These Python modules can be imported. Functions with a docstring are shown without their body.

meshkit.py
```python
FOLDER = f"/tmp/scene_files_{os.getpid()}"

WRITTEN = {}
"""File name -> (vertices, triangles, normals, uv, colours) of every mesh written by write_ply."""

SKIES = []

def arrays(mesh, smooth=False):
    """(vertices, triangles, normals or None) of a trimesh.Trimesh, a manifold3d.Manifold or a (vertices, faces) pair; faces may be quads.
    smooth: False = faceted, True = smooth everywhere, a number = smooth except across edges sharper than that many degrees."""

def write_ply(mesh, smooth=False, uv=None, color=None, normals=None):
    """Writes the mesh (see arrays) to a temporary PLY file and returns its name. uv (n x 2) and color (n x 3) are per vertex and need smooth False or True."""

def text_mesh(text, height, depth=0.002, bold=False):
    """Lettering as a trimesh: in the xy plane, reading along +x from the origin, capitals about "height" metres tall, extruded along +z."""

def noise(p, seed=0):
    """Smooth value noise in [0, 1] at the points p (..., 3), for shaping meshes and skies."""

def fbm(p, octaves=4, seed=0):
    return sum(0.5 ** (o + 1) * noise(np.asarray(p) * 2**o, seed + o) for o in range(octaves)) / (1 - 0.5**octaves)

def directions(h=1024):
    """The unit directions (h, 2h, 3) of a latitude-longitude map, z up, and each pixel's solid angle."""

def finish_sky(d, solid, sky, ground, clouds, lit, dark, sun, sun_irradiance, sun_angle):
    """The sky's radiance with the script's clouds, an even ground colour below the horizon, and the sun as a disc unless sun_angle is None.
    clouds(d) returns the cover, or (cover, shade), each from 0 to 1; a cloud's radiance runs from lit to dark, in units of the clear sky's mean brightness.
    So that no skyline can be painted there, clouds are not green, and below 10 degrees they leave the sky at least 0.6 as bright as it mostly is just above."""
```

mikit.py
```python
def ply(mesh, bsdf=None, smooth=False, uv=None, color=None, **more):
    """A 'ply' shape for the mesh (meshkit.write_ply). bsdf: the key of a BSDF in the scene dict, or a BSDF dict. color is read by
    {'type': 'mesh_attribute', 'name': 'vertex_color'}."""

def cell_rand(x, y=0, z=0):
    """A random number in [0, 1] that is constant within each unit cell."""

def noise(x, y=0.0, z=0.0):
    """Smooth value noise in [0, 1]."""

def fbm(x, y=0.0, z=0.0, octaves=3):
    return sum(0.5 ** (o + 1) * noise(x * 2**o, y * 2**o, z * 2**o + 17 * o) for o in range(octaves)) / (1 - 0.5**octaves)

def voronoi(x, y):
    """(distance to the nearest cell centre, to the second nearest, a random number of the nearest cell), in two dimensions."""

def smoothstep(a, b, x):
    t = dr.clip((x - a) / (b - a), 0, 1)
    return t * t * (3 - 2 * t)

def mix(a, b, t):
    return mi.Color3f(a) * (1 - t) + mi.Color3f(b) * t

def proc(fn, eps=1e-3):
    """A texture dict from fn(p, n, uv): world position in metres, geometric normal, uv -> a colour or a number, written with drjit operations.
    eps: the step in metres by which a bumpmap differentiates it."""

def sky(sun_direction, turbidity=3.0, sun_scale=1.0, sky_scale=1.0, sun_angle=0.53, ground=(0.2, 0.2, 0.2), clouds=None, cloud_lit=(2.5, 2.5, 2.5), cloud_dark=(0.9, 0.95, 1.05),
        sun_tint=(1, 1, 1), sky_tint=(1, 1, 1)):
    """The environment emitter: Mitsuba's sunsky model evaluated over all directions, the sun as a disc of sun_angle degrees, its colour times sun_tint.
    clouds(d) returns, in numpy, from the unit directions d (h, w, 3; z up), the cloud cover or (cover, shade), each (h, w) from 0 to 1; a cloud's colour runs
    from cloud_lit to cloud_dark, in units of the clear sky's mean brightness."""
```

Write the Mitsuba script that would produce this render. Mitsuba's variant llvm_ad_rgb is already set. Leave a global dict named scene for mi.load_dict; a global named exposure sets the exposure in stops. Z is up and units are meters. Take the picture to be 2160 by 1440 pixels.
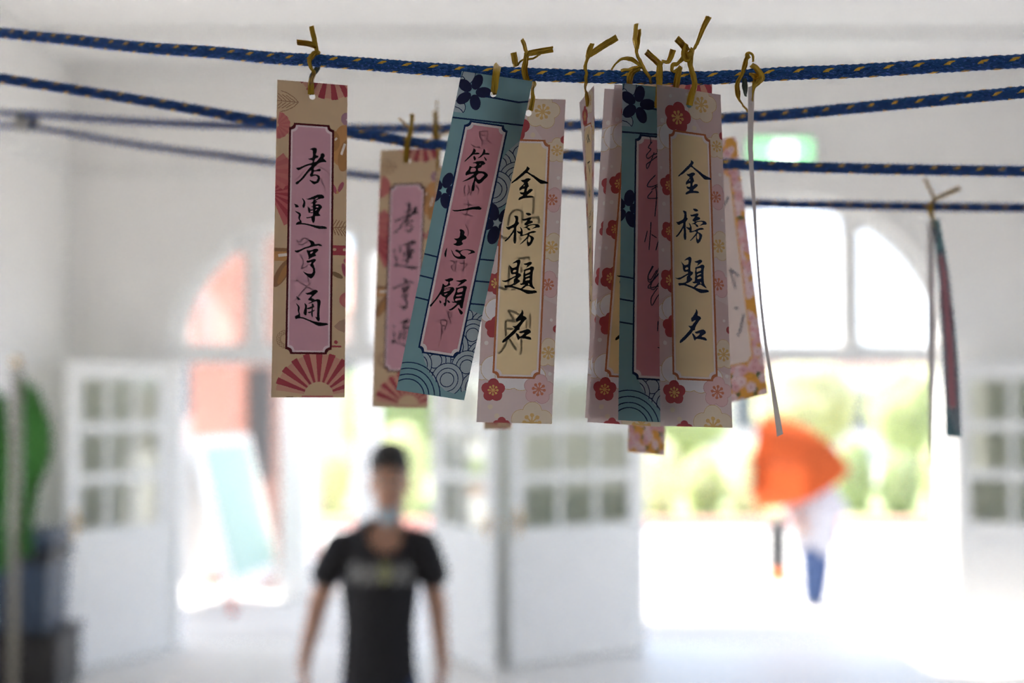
import math, random
import numpy as np, trimesh, mitsuba as mi, mikit, meshkit
import manifold3d as m3
from shapely.geometry import Polygon, LineString, Point, box as sbox, MultiPolygon
from shapely.ops import unary_union
from shapely import affinity

# numbers tuned against the photograph: sun, sky, exposure, sign brightness, how much light the paper lets through; openings of the walls out of frame (y0, z0, y1, z1)
SUN_SCALE, SKY_SCALE, EXPOSURE, SIGN, PAPER_TRANS = 1.0, 1.0, 3.92, 0.1, 1.2
LEFT_HOLES = [(4.8, 0.9, 6.6, 3.1), (7.1, 0.9, 8.9, 3.1)]
RIGHT_HOLES = [(4.4, 0.9, 6.4, 3.1), (7.2, 0.9, 9.5, 3.1)]
BACK_HOLES = [(-0.15, 1.2, 0.15, 2.1)]
random.seed(4); rng = np.random.default_rng(4)
scene, labels = {}, {}
T = mi.ScalarTransform4f

# ---------------------------------------------------------------- camera, sky, exposure
EYE_Z, FOCAL = 1.97, 3000.0                       # metres; focal length in pixels of the 2160 x 1440 frame
PITCH = math.atan(100 / FOCAL)                    # the horizon lies at row 820
FWD = np.array([0, math.cos(PITCH), math.sin(PITCH)]); UPV = np.array([0, -math.sin(PITCH), math.cos(PITCH)])
EYE = np.array([0, 0, EYE_Z])
scene['camera'] = {'type': 'thinlens', 'fov': math.degrees(2 * math.atan(1080 / FOCAL)), 'fov_axis': 'x',
                   'aperture_radius': 0.0047, 'focus_distance': 0.692, 'near_clip': 0.05, 'far_clip': 500.0,
                   'to_world': T().look_at(origin=EYE.tolist(), target=(EYE + FWD).tolist(), up=[0, 0, 1])}
SUN = np.array([-0.55, 0.40, 0.80])
scene['sky'] = mikit.sky(SUN, turbidity=4.0, sun_scale=SUN_SCALE, sky_scale=SKY_SCALE, sun_angle=1.2, ground=(0.3, 0.29, 0.28), sun_tint=(0.90, 1.0, 1.17),
                         clouds=lambda d: 0.75 * meshkit.fbm(d * 2.5 + 3.1, 3), cloud_lit=(1.9, 1.9, 1.9), cloud_dark=(1.3, 1.33, 1.38))
exposure = EXPOSURE

# ---------------------------------------------------------------- helpers
def P(px, py, d):
    """the point at depth d (metres along the lens axis) that stands at this pixel of the photograph"""
    return EYE + d * (FWD + np.array([1, 0, 0]) * (px - 1080) / FOCAL - UPV * (py - 720) / FOCAL)

def at_y(px, py, Y):
    r = FWD + np.array([1, 0, 0]) * (px - 1080) / FOCAL - UPV * (py - 720) / FOCAL
    return EYE + r * Y / r[1]

def srgb(r, g, b):
    c = np.array([r, g, b]) / 255.0
    return np.where(c < 0.04045, c / 12.92, ((c + 0.055) / 1.055) ** 2.4)

def mat(key, col, rough=0.7, **kw):
    scene[key] = {'type': 'twosided', 'bsdf': {'type': 'principled', 'base_color': {'type': 'rgb', 'value': [float(x) for x in col]}, 'roughness': rough, **kw}}
    return key

USED = {}
def numbered(name):
    n = USED.get(name, 0); USED[name] = n + 1
    return name if n == 0 else f'{name}_{n:03d}'

def thing(name, label, cat, group=None):
    key = numbered(name); labels[key] = {'label': label, 'category': cat}
    if group: labels[key]['group'] = group
    return key

def put(name, mesh, m, parent=None, smooth=False, label=None, cat=None, kind=None, **kw):
    key = numbered((parent + '__' + name) if parent else name)
    scene[key] = mikit.ply(mesh, m, smooth=smooth, **kw)
    l = {}
    if label: l['label'] = label
    if cat: l['category'] = cat
    if kind: l['kind'] = kind
    if l: labels[key] = l
    return key

def struct(name, mesh, m, parent=None, label=None, smooth=False):
    return put(name, mesh, m, parent, smooth, label=label, kind='structure')

def cat_(ms): return trimesh.util.concatenate(ms)
def bx(x0, x1, y0, y1, z0, z1):
    b = trimesh.creation.box(extents=(x1 - x0, y1 - y0, z1 - z0)); b.apply_translation(((x0 + x1) / 2, (y0 + y1) / 2, (z0 + z1) / 2)); return b
def bevel_box(x0, x1, y0, y1, z0, z1, r=0.01):
    pts = np.array([[x, y, z] for x in (x0, x1) for y in (y0, y1) for z in (z0, z1)], float); c = pts.mean(0); out = []
    for p in pts:
        s = np.sign(p - c)
        for k in range(3):
            q = p - s * r; q[k] = p[k]; out.append(q)
    return trimesh.convex.convex_hull(np.array(out))
def extrude(poly, depth):
    gs = getattr(poly, 'geoms', [poly])
    return cat_([trimesh.creation.extrude_polygon(g, depth, engine='earcut') for g in gs if g.area > 0])
def upright(mesh, y0):
    """a mesh drawn in xy and extruded along z becomes upright: drawn (x, y) -> (x, z), its depth runs from y0 away from the camera"""
    v = mesh.vertices.copy(); mesh.vertices = np.stack([v[:, 0], y0 + v[:, 2], v[:, 1]], 1); mesh.invert(); mesh.fix_normals(); return mesh
def tube(pts, r, sides=10, caps=True):
    p = np.asarray(pts, float); t = np.gradient(p, axis=0); t /= np.linalg.norm(t, axis=1, keepdims=True)
    a = np.cross(t, [0.31, 0.11, 0.94]); a /= np.linalg.norm(a, axis=1, keepdims=True); b = np.cross(t, a)
    r = np.broadcast_to(r, (len(p),)); ang = np.arange(sides) * 2 * np.pi / sides
    v = p[:, None] + r[:, None, None] * (np.cos(ang)[None, :, None] * a[:, None] + np.sin(ang)[None, :, None] * b[:, None])
    i, j = np.meshgrid(np.arange(len(p) - 1), np.arange(sides), indexing='ij'); k = (j + 1) % sides
    q = np.stack([i * sides + j, i * sides + k, (i + 1) * sides + k, (i + 1) * sides + j], -1).reshape(-1, 4)
    f = np.vstack([q[:, [0, 1, 2]], q[:, [0, 2, 3]]]); v = v.reshape(-1, 3)
    if caps:
        n = len(v); v = np.vstack([v, p[:1], p[-1:]]); s = np.arange(sides); e = (len(p) - 1) * sides
        f = np.vstack([f, np.stack([(s + 1) % sides, s, s * 0 + n], 1), np.stack([e + s, e + (s + 1) % sides, s * 0 + n + 1], 1)])
    return trimesh.Trimesh(v, f, process=False)
def rod(a, b, r, sides=12): return tube(np.array([a, (np.array(a) + np.array(b)) / 2, b], float), r, sides)
def spline(pts, n):
    """Catmull-Rom through the rows of pts"""
    p = np.asarray(pts, float); p = np.vstack([2 * p[0] - p[1], p, 2 * p[-1] - p[-2]]); out = []
    m = len(p) - 3; s = np.linspace(0, m, n); k = np.minimum(s.astype(int), m - 1); t = (s - k)[:, None]
    a, b, c, d = p[k], p[k + 1], p[k + 2], p[k + 3]
    return 0.5 * (2 * b + (c - a) * t + (2 * a - 5 * b + 4 * c - d) * t ** 2 + (3 * b - a - 3 * c + d) * t ** 3)
def bones(chains, length=0.02, smooth=12, cut=None):
    """one continuous body: hulls of the spheres at the joints, joined, refined and smoothed; a joint is (x, y, z, r) or (x, y, z, rx, ry)"""
    parts = []
    for ch in chains:
        for a, b in zip(ch[:-1], ch[1:]):
            sp = []
            for q in (a, b):
                r = q[3]; s = m3.Manifold.sphere(1.0, 16).scale((r, q[4] if len(q) > 4 else r, r)); sp.append(s.translate((q[0], q[1], q[2])))
            parts.append(m3.Manifold.batch_hull(sp))
    u = m3.Manifold.batch_boolean(parts, m3.OpType.Add)
    if cut: u = u - m3.Manifold.sphere(1.0, 32).scale(cut[3:]).translate(cut[:3])
    u = u.refine_to_length(length); g = u.to_mesh()
    t = trimesh.Trimesh(g.vert_properties[:, :3], g.tri_verts, process=True)
    if smooth: trimesh.smoothing.filter_taubin(t, lamb=0.5, nu=0.53, iterations=smooth)
    return t
def moved(mesh, loc, rz=0):
    mesh = mesh.copy()
    if rz: mesh.apply_transform(trimesh.transformations.rotation_matrix(rz, [0, 0, 1]))
    mesh.apply_translation(loc); return mesh

# ---------------------------------------------------------------- materials
mat('white_wall', (0.79, 0.785, 0.775), 0.8); mat('white_ceiling', (0.74, 0.735, 0.73), 0.85); mat('floor_grey', (0.60, 0.595, 0.585), 0.45)
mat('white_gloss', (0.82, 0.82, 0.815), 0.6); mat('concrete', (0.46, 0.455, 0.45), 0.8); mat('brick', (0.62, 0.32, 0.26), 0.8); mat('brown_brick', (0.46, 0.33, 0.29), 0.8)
mat('kerb_red', (0.58, 0.27, 0.23), 0.8); mat('pink_wall', (0.70, 0.52, 0.47), 0.8); mat('brass', (0.55, 0.42, 0.25), 0.4, metallic=0.9); mat('dark_metal', (0.05, 0.05, 0.05), 0.5)
mat('mint', (0.42, 0.58, 0.53), 0.6); mat('red_wood', (0.45, 0.14, 0.11), 0.6); mat('green_cloth', (0.04, 0.16, 0.03), 0.8); mat('grey_pole', (0.15, 0.14, 0.115), 0.6)
mat('blue_plastic', (0.022, 0.042, 0.075), 0.5); mat('navy_plastic', (0.007, 0.010, 0.016), 0.5); mat('black_wood', (0.012, 0.012, 0.013), 0.5); mat('tan_wood', (0.30, 0.18, 0.10), 0.6)
mat('orange_cloth', (0.85, 0.20, 0.05), 0.7); mat('white_cloth', (0.38, 0.38, 0.42), 0.8); mat('denim', (0.03, 0.06, 0.15), 0.8); mat('black_cloth', (0.011, 0.011, 0.014), 0.85)
mat('skin', (0.46, 0.25, 0.17), 0.5); mat('hair', (0.008, 0.007, 0.007), 0.5); mat('mask_blue', (0.36, 0.44, 0.50), 0.8); mat('print_grey', (0.25, 0.25, 0.245), 0.7); mat('print_yellow', (0.40, 0.41, 0.20), 0.7)
mat('eye_white', (0.6, 0.58, 0.55), 0.3); mat('lip', (0.35, 0.15, 0.12), 0.5); mat('bark', (0.10, 0.07, 0.05), 0.9); mat('shoe', (0.05, 0.05, 0.055), 0.5)
mat('window_dark', (0.10, 0.12, 0.13), 0.2); mat('facade', (0.72, 0.69, 0.62), 0.8)
scene['glass'] = {'type': 'thindielectric', 'int_ior': 1.5}; scene['green_glass'] = {'type': 'thindielectric', 'int_ior': 1.5, 'specular_transmittance': {'type': 'rgb', 'value': [0.74, 0.77, 0.70]}}
def leafmat(key, c):
    scene[key] = {'type': 'principledthin', 'base_color': {'type': 'rgb', 'value': list(c)}, 'roughness': 0.6, 'diff_trans': 0.9}
leafmat('leaf_light', (0.70, 0.74, 0.50)); leafmat('leaf_mid', (0.54, 0.62, 0.38)); leafmat('leaf_yellow', (0.80, 0.79, 0.60))

# ---------------------------------------------------------------- the room
WALL_Y, WX0, WX1, BACK_Y, CEIL = 10.8, -3.38, 4.9, -4.0, 4.45
S = FOCAL / WALL_Y / math.cos(PITCH)
DOOR_H, THICK = 2.25, 0.32
def wall_x(px): return float(at_y(px, 820, WALL_Y)[0])
OPEN = [(wall_x(357), wall_x(925)), (wall_x(1348), wall_x(2010))]
def arch_poly(x0, x1, grow=0.0):
    r = (x1 - x0) / 2 + grow; c = (x0 + x1) / 2; a = np.linspace(0, np.pi, 41)
    return Polygon([(c - r, -0.05), (c + r, -0.05)] + [(c + r * math.cos(t), DOOR_H + r * math.sin(t)) for t in a])
wall = sbox(WX0 - 0.25, 0, WX1 + 0.25, CEIL + 0.3)
for o in OPEN: wall = wall.difference(arch_poly(*o))
struct('wall_front', upright(extrude(wall, THICK), WALL_Y), 'white_wall', label='white plaster wall with two arched doorways')
def side_wall(x0, x1, holes):
    w = sbox(BACK_Y - 0.25, 0, WALL_Y, CEIL + 0.3)
    for h in holes: w = w.difference(sbox(*h))
    m = extrude(w, x1 - x0); v = m.vertices.copy(); m.vertices = np.stack([x0 + v[:, 2], v[:, 0], v[:, 1]], 1); m.fix_normals(); return m
struct('wall_left', side_wall(WX0 - 0.25, WX0, LEFT_HOLES), 'white_wall')
struct('wall_right', side_wall(WX1, WX1 + 0.25, RIGHT_HOLES), 'white_wall')
bw = sbox(WX0, 0, WX1, CEIL + 0.3)
for h in BACK_HOLES: bw = bw.difference(sbox(*h))
struct('wall_back', upright(extrude(bw, 0.25), BACK_Y - 0.25), 'white_wall')
struct('floor', bx(WX0 - 0.25, WX1 + 0.25, BACK_Y - 0.25, WALL_Y + THICK, -0.12, 0), 'floor_grey')
struct('ceiling', bx(WX0 - 0.25, WX1 + 0.25, BACK_Y - 0.25, WALL_Y + THICK, CEIL, CEIL + 0.12), 'white_ceiling')
for y, w, dz in ((9.75, 0.45, 0.05), (8.55, 0.3, 0.04), (5.2, 0.45, 0.05), (1.6, 0.45, 0.05)):
    struct('trim_1' if 'trim_1' not in scene else 'trim_2' if 'trim_2' not in scene else 'trim_3' if 'trim_3' not in scene else 'trim_4',
           bevel_box(WX0 + 0.001, WX1 - 0.001, y, y + w, CEIL - dz, CEIL - 0.001, 0.015), 'white_ceiling', label='shallow white ceiling beam')
struct('trim_5', bevel_box(WX0, WX0 + 0.045, BACK_Y, WALL_Y, 3.60, 3.67, 0.012), 'white_ceiling', label='white picture rail along the left wall')
struct('trim_6', bevel_box(WX0 + 0.05, WX1, WALL_Y - 0.05, WALL_Y, CEIL - 0.10, CEIL, 0.012), 'white_ceiling', label='white cornice above the arched doorways')
struct('trim_7', bevel_box(WX0 + 0.045, WX1, WALL_Y - 0.03, WALL_Y, 3.60, 3.66, 0.01), 'white_ceiling', label='thin white picture rail above the arched doorways')
struct('baseboard_left', bevel_box(WX0, WX0 + 0.02, BACK_Y, WALL_Y, 0, 0.14, 0.005), 'white_gloss')
# arched fanlights: frame, mullions, panes
for n, (x0, x1) in enumerate(OPEN):
    c, r = (x0 + x1) / 2, (x1 - x0) / 2; yy = WALL_Y + 0.16; a = np.linspace(0, np.pi, 49); fw = 0.075
    half = Polygon([(c + r * math.cos(t), DOOR_H + r * math.sin(t)) for t in a])
    inner = Polygon([(c + (r - fw) * math.cos(t), DOOR_H + (r - fw) * math.sin(t)) for t in a]).intersection(sbox(c - 9, DOOR_H + 0.065, c + 9, 9))
    k = 0.40 * r if n == 0 else 0.385 * r
    cells = [inner.intersection(sbox(c - 9, 0, c - k - 0.075, 9)), inner.intersection(sbox(c - k + 0.075, 0, c + k - 0.075, 9)), inner.intersection(sbox(c + k + 0.075, 0, c + 9, 9))]
    cells = [g.buffer(-0.045).buffer(0.045) for g in cells]
    frame = half.difference(unary_union(cells))
    key = f'window_{n + 1}'; scene_key = struct(key, upright(extrude(frame, 0.07), yy), 'white_gloss', label=('arched white fanlight above the left doorway' if n == 0 else 'arched white fanlight above the right doorway'))
    for g in cells: struct('pane', upright(extrude(g.buffer(0.004), 0.006), yy + 0.03), 'glass', key)
    struct('transom', bevel_box(x0, x1, WALL_Y + 0.10, WALL_Y + 0.26, DOOR_H - 0.085, DOOR_H + 0.055, 0.01), 'white_gloss', key)
    for s, xx in ((0, x0), (1, x1 - 0.06)):
        struct('jamb', bevel_box(xx, xx + 0.06, WALL_Y + 0.10, WALL_Y + 0.26, 0, DOOR_H - 0.085, 0.008), 'white_gloss', key)
# door leaves, folded back into the room
def door_leaf(key, hinge, free, width, label, cols, left_handle):
    """a leaf from the hinge (x, y) towards the free edge, three rows of panes over one panel"""
    d = np.array(free) - np.array(hinge); d = d / np.linalg.norm(d); th = 0.045; st = 0.115
    H = DOOR_H - 0.08; rows = [(0.98, 1.30), (1.37, 1.66), (1.73, 2.04)]
    gx0, gx1 = st, width - st; cw = (gx1 - gx0 - 0.035 * (cols - 1)) / cols
    outline = sbox(0.004, 0.012, width, H); holes = []
    for z0, z1 in rows:
        for k in range(cols): holes.append(sbox(gx0 + k * (cw + 0.035), z0, gx0 + k * (cw + 0.035) + cw, z1))
    leaf = extrude(outline.difference(unary_union(holes)), th)
    def place(m):
        v = m.vertices.copy(); n = np.array([-d[1], d[0]])
        w = np.array(hinge)[None] + v[:, :1] * d[None] + (v[:, 2:3] - th / 2) * n[None]
        m.vertices = np.column_stack([w, v[:, 1]]); m.fix_normals(); return m
    struct(key, place(leaf), 'white_gloss', label=label)
    for g in holes:
        q = extrude(g.buffer(0.003, join_style=2), 0.005); q.apply_translation((0, 0, th / 2 - 0.0025)); struct('pane', place(q), 'green_glass', key)
    for zf in (-0.004, th - 0.004):
        rim = extrude(sbox(gx0, 0.2, gx1, 0.84).difference(sbox(gx0 + 0.03, 0.23, gx1 - 0.03, 0.81)), 0.008); rim.apply_translation((0, 0, zf)); struct('panel_moulding', place(rim), 'white_gloss', key)
    hx = width - 0.06
    pl = extrude(sbox(hx - 0.02, 0.93, hx + 0.02, 1.13), th + 0.012); pl.apply_translation((0, 0, -0.006)); struct('lock_plate', place(pl), 'brass', key)
    for s in (-1, 1):
        kn = trimesh.creation.icosphere(2, 0.03); kn.apply_translation((hx, 1.03, th / 2 + s * (th / 2 + 0.035))); struct('knob', place(kn), 'brass', key)
W0 = (OPEN[0][1] - OPEN[0][0]) / 2; W1 = (OPEN[1][1] - OPEN[1][0]) / 2
door_leaf('door_1', (OPEN[0][0], WALL_Y - 0.03), (-3.07, 9.90), W0, 'white glazed door leaf folded back beside the left wall', 3, True)
door_leaf('door_2', (OPEN[0][1], WALL_Y - 0.03), (-0.131, 9.87), W0, 'narrow white glazed door leaf right behind the walking man', 2, False)
door_leaf('door_3', (OPEN[1][0], WALL_Y - 0.03), (0.0, 10.11), W1, 'wide white glazed door leaf left of the right doorway', 3, True)
door_leaf('door_4', (OPEN[1][1], WALL_Y - 0.03), (4.32, 10.11), W1, 'white glazed door leaf at the right edge', 3, False)

# hanging exit sign
sign = thing('exit_sign', 'green lit exit sign on the wall above the right arched doorway', 'sign')
a, b = at_y(1578, 345, 10.69), at_y(1716, 290, 10.69)
put('housing', bevel_box(a[0], b[0], 10.69, 10.775, a[2], b[2], 0.008), 'white_gloss', sign)
scene['green_sign'] = {'type': 'diffuse', 'reflectance': {'type': 'rgb', 'value': [0.05, 0.5, 0.15]}}
gp = upright(extrude(sbox(a[0] + 0.012, a[2] + 0.012, b[0] - 0.012, b[2] - 0.012), 0.003), 10.687)
k = put('lit_panel', gp, 'green_sign', sign); scene[k]['emitter'] = {'type': 'area', 'radiance': {'type': 'rgb', 'value': [SIGN * 0.42, SIGN * 0.98, SIGN * 0.50]}}
cx, cz, h = (a[0] + b[0]) / 2 + 0.005, (a[2] + b[2]) / 2, (b[2] - a[2])
def st(pts, w): return LineString([(cx + x * h, cz + z * h) for x, z in pts]).buffer(w * h / 2)
man_pic = unary_union([Point(cx - 0.08 * h, cz + 0.30 * h).buffer(0.08 * h), st([(-0.06, 0.18), (0.02, -0.08)], 0.16), st([(-0.06, 0.17), (-0.26, 0.12), (-0.34, -0.02)], 0.07),
                       st([(-0.04, 0.17), (0.14, 0.06), (0.22, 0.14)], 0.07), st([(0.0, -0.08), (-0.14, -0.2), (-0.32, -0.3)], 0.09), st([(0.04, -0.08), (0.2, -0.18), (0.16, -0.38)], 0.09)])
door_pic = sbox(cx + 0.30 * h, cz - 0.34 * h, cx + 0.46 * h, cz + 0.34 * h)
pic = unary_union([man_pic, door_pic])
scene['white_sign'] = {'type': 'diffuse', 'reflectance': {'type': 'rgb', 'value': [0.8, 0.8, 0.8]}}
k = put('pictogram', upright(extrude(pic, 0.002), 10.684), 'white_sign', sign, label='white running figure and doorway'); scene[k]['emitter'] = {'type': 'area', 'radiance': {'type': 'rgb', 'value': [SIGN * 2.7, SIGN * 2.8, SIGN * 2.7]}}
for xx in (a[0] + 0.06, b[0] - 0.06): put('bracket', rod((xx, 10.76, cz), (xx, WALL_Y, cz), 0.015), 'white_gloss', sign)
# things beside the left wall
cab = thing('low_cabinet', 'black low stand on the floor in the left corner under the blue bin', 'cabinet')
put('body', bevel_box(-3.33, -2.86, 9.0, 9.5, 0.05, 0.40, 0.01), 'black_wood', cab); put('top', bevel_box(-3.35, -2.84, 8.98, 9.52, 0.40, 0.43, 0.006), 'black_wood', cab)
for x in (-3.30, -2.90):
    for y in (9.04, 9.46): put('foot', rod((x, y, 0), (x, y, 0.06), 0.02), 'black_wood', cab)
put('door', bevel_box(-3.31, -3.10, 8.985, 9.0, 0.07, 0.38, 0.004), 'black_wood', cab); put('door', bevel_box(-3.09, -2.88, 8.985, 9.0, 0.07, 0.38, 0.004), 'black_wood', cab)
binb = thing('storage_bin', 'dark blue plastic bin standing on the black low stand', 'bin')
def frustum(x0, x1, y0, y1, z0, z1, g):
    return trimesh.convex.convex_hull([(x, y, z0) for x in (x0, x1) for y in (y0, y1)] + [(x, y, z1) for x in (x0 - g, x1 + g) for y in (y0 - g, y1 + g)])
put('tub', frustum(-3.27, -2.95, 9.05, 9.45, 0.431, 0.86, 0.02), 'blue_plastic', binb); put('rim', bevel_box(-3.31, -2.91, 9.01, 9.49, 0.86, 0.955, 0.015), 'navy_plastic', binb, label='near-black rim')
put('lid', bevel_box(-3.30, -2.92, 9.02, 9.48, 0.955, 1.06, 0.03), 'blue_plastic', binb)
for k in range(4): put('rib', bevel_box(-3.24 + k * 0.085, -3.22 + k * 0.085, 9.03, 9.06, 0.50, 0.84, 0.004), 'blue_plastic', binb)
flag = thing('green_flag', 'green flag hanging folded from a grey pole in the left corner', 'flag')
fp = at_y(32, 1000, 8.74)
put('pole', rod((fp[0], 8.74, 0.04), (fp[0] + 0.0, 8.74, 2.12), 0.028, 16), 'grey_pole', flag, smooth=40); put('base', rod((fp[0], 8.74, 0), (fp[0], 8.74, 0.05), 0.15, 28), 'tan_wood', flag, smooth=40)
put('finial', moved(trimesh.creation.icosphere(2, 0.035), (fp[0], 8.74, 2.14)), 'brass', flag, smooth=True)
def cloth(x0, top, bot, widths, y0, seed):
    """a folded hanging cloth: closed sheet with a wavy section"""
    n, m = 40, 24; v = []; f = []
    for i in range(m):
        t = i / (m - 1); z = top + (bot - top) * t; w = np.interp(t, np.linspace(0, 1, len(widths)), widths)
        for j in range(n):
            s = j / (n - 1); v.append((x0 + w * s, y0 + 0.035 * math.sin(s * 15 + seed + t * 2) * min(1, w / 0.1), z - 0.10 * s * (1 - t)))
    nf = len(v)
    v = v + [(x, y + 0.004, z) for x, y, z in v]
    for i in range(m - 1):
        for j in range(n - 1):
            a_ = i * n + j; f += [(a_, a_ + 1, a_ + n + 1), (a_, a_ + n + 1, a_ + n), (nf + a_, nf + a_ + n + 1, nf + a_ + 1), (nf + a_, nf + a_ + n, nf + a_ + n + 1)]
    return trimesh.Trimesh(np.array(v), np.array(f), process=False)
put('cloth', cloth(fp[0] + 0.03, 2.06, 0.95, [0.10, 0.19, 0.20, 0.12, 0.09, 0.08], 8.74, 0.3), 'green_cloth', flag, smooth=True)
put('cloth', cloth(fp[0] - 0.17, 2.0, 0.85, [0.12, 0.14, 0.14, 0.13, 0.12], 8.76, 1.7), 'green_cloth', flag, smooth=True)

# ---------------------------------------------------------------- outdoors
struct('terrace', cat_([bx(-14, 0.2, WALL_Y + THICK, 14.5, -0.5, -0.02), bx(0.2, 14, WALL_Y + THICK, 12.3, -0.5, -0.02)]), 'concrete'); struct('plaza', bx(-40, 40, 12.3, 90, -0.6, -0.4), 'concrete')
struct('kerb', bevel_box(-30, 30, 24.3, 24.6, -0.4, -0.24, 0.03), 'kerb_red')
struct('planting_bed', bx(-30, 30, 24.6, 34, -0.45, -0.28), 'leaf_mid')
def box_px(pxa, pxb, y, depth, z0, z1): return bevel_box(float(at_y(pxa, 820, y)[0]), float(at_y(pxb, 820, y)[0]), y, y + depth, z0, z1, 0.012)
def pillar(pa, pb, y, z1, m, label, cat='pillar'):
    k = thing('pillar', label, cat, 'pillars outside the left doorway'); put('shaft', box_px(pa, pb, y, 0.4, 0.22, z1), m, k); put('plinth', box_px(pa - 8, pb + 8, y - 0.03, 0.46, -0.02, 0.22), m, k); put('capital', box_px(pa - 8, pb + 8, y - 0.03, 0.46, z1, z1 + 0.22), m, k); return k
struct('arcade_roof', bx(-14, 0.15, WALL_Y + THICK + 0.001, 15.1, 3.92, 4.1), 'white_wall', label='roof of the covered walk outside the left doorway')
pillar(404, 488, 14.6, 3.7, 'brick', 'red brick pillar just outside the left doorway'); pillar(595, 650, 13.7, 3.7, 'white_gloss', 'white pillar outside the left doorway, left of the man'); pillar(750, 795, 14.0, 3.7, 'white_gloss', 'white pillar outside the left doorway, right behind the man')
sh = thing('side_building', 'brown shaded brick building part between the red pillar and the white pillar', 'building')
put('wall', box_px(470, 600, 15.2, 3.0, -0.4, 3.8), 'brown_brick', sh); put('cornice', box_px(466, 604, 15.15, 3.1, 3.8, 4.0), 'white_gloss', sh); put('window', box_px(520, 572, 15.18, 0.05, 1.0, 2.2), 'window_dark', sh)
pb_ = thing('far_building', 'pale pink building across the plaza', 'building')
put('wall', bx(-16, -2.6, 40, 48, -0.4, 4.2), 'pink_wall', pb_); put('roof', trimesh.convex.convex_hull([(-16.4, 39.6, 4.2), (-2.2, 39.6, 4.2), (-16.4, 48.4, 4.2), (-2.2, 48.4, 4.2), (-14, 44, 6.2), (-4.5, 44, 6.2)]), 'brick', pb_)
for i in range(5): put('window', bevel_box(-14.8 + i * 2.5, -13.6 + i * 2.5, 39.96, 40.02, 1.2, 3.2, 0.01), 'window_dark', pb_)
fb = thing('cream_building', 'cream building behind the trees seen through the right doorway', 'building')
put('wall', bx(3, 22, 46, 54, -0.4, 2.7), 'facade', fb); put('roof', bevel_box(2.6, 22.4, 45.6, 54.4, 2.7, 2.95, 0.05), 'brick', fb)
for i in range(6): put('window', bevel_box(4.2 + i * 3, 5.8 + i * 3, 45.95, 46.02, 0.7, 1.9, 0.01), 'window_dark', fb)
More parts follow.
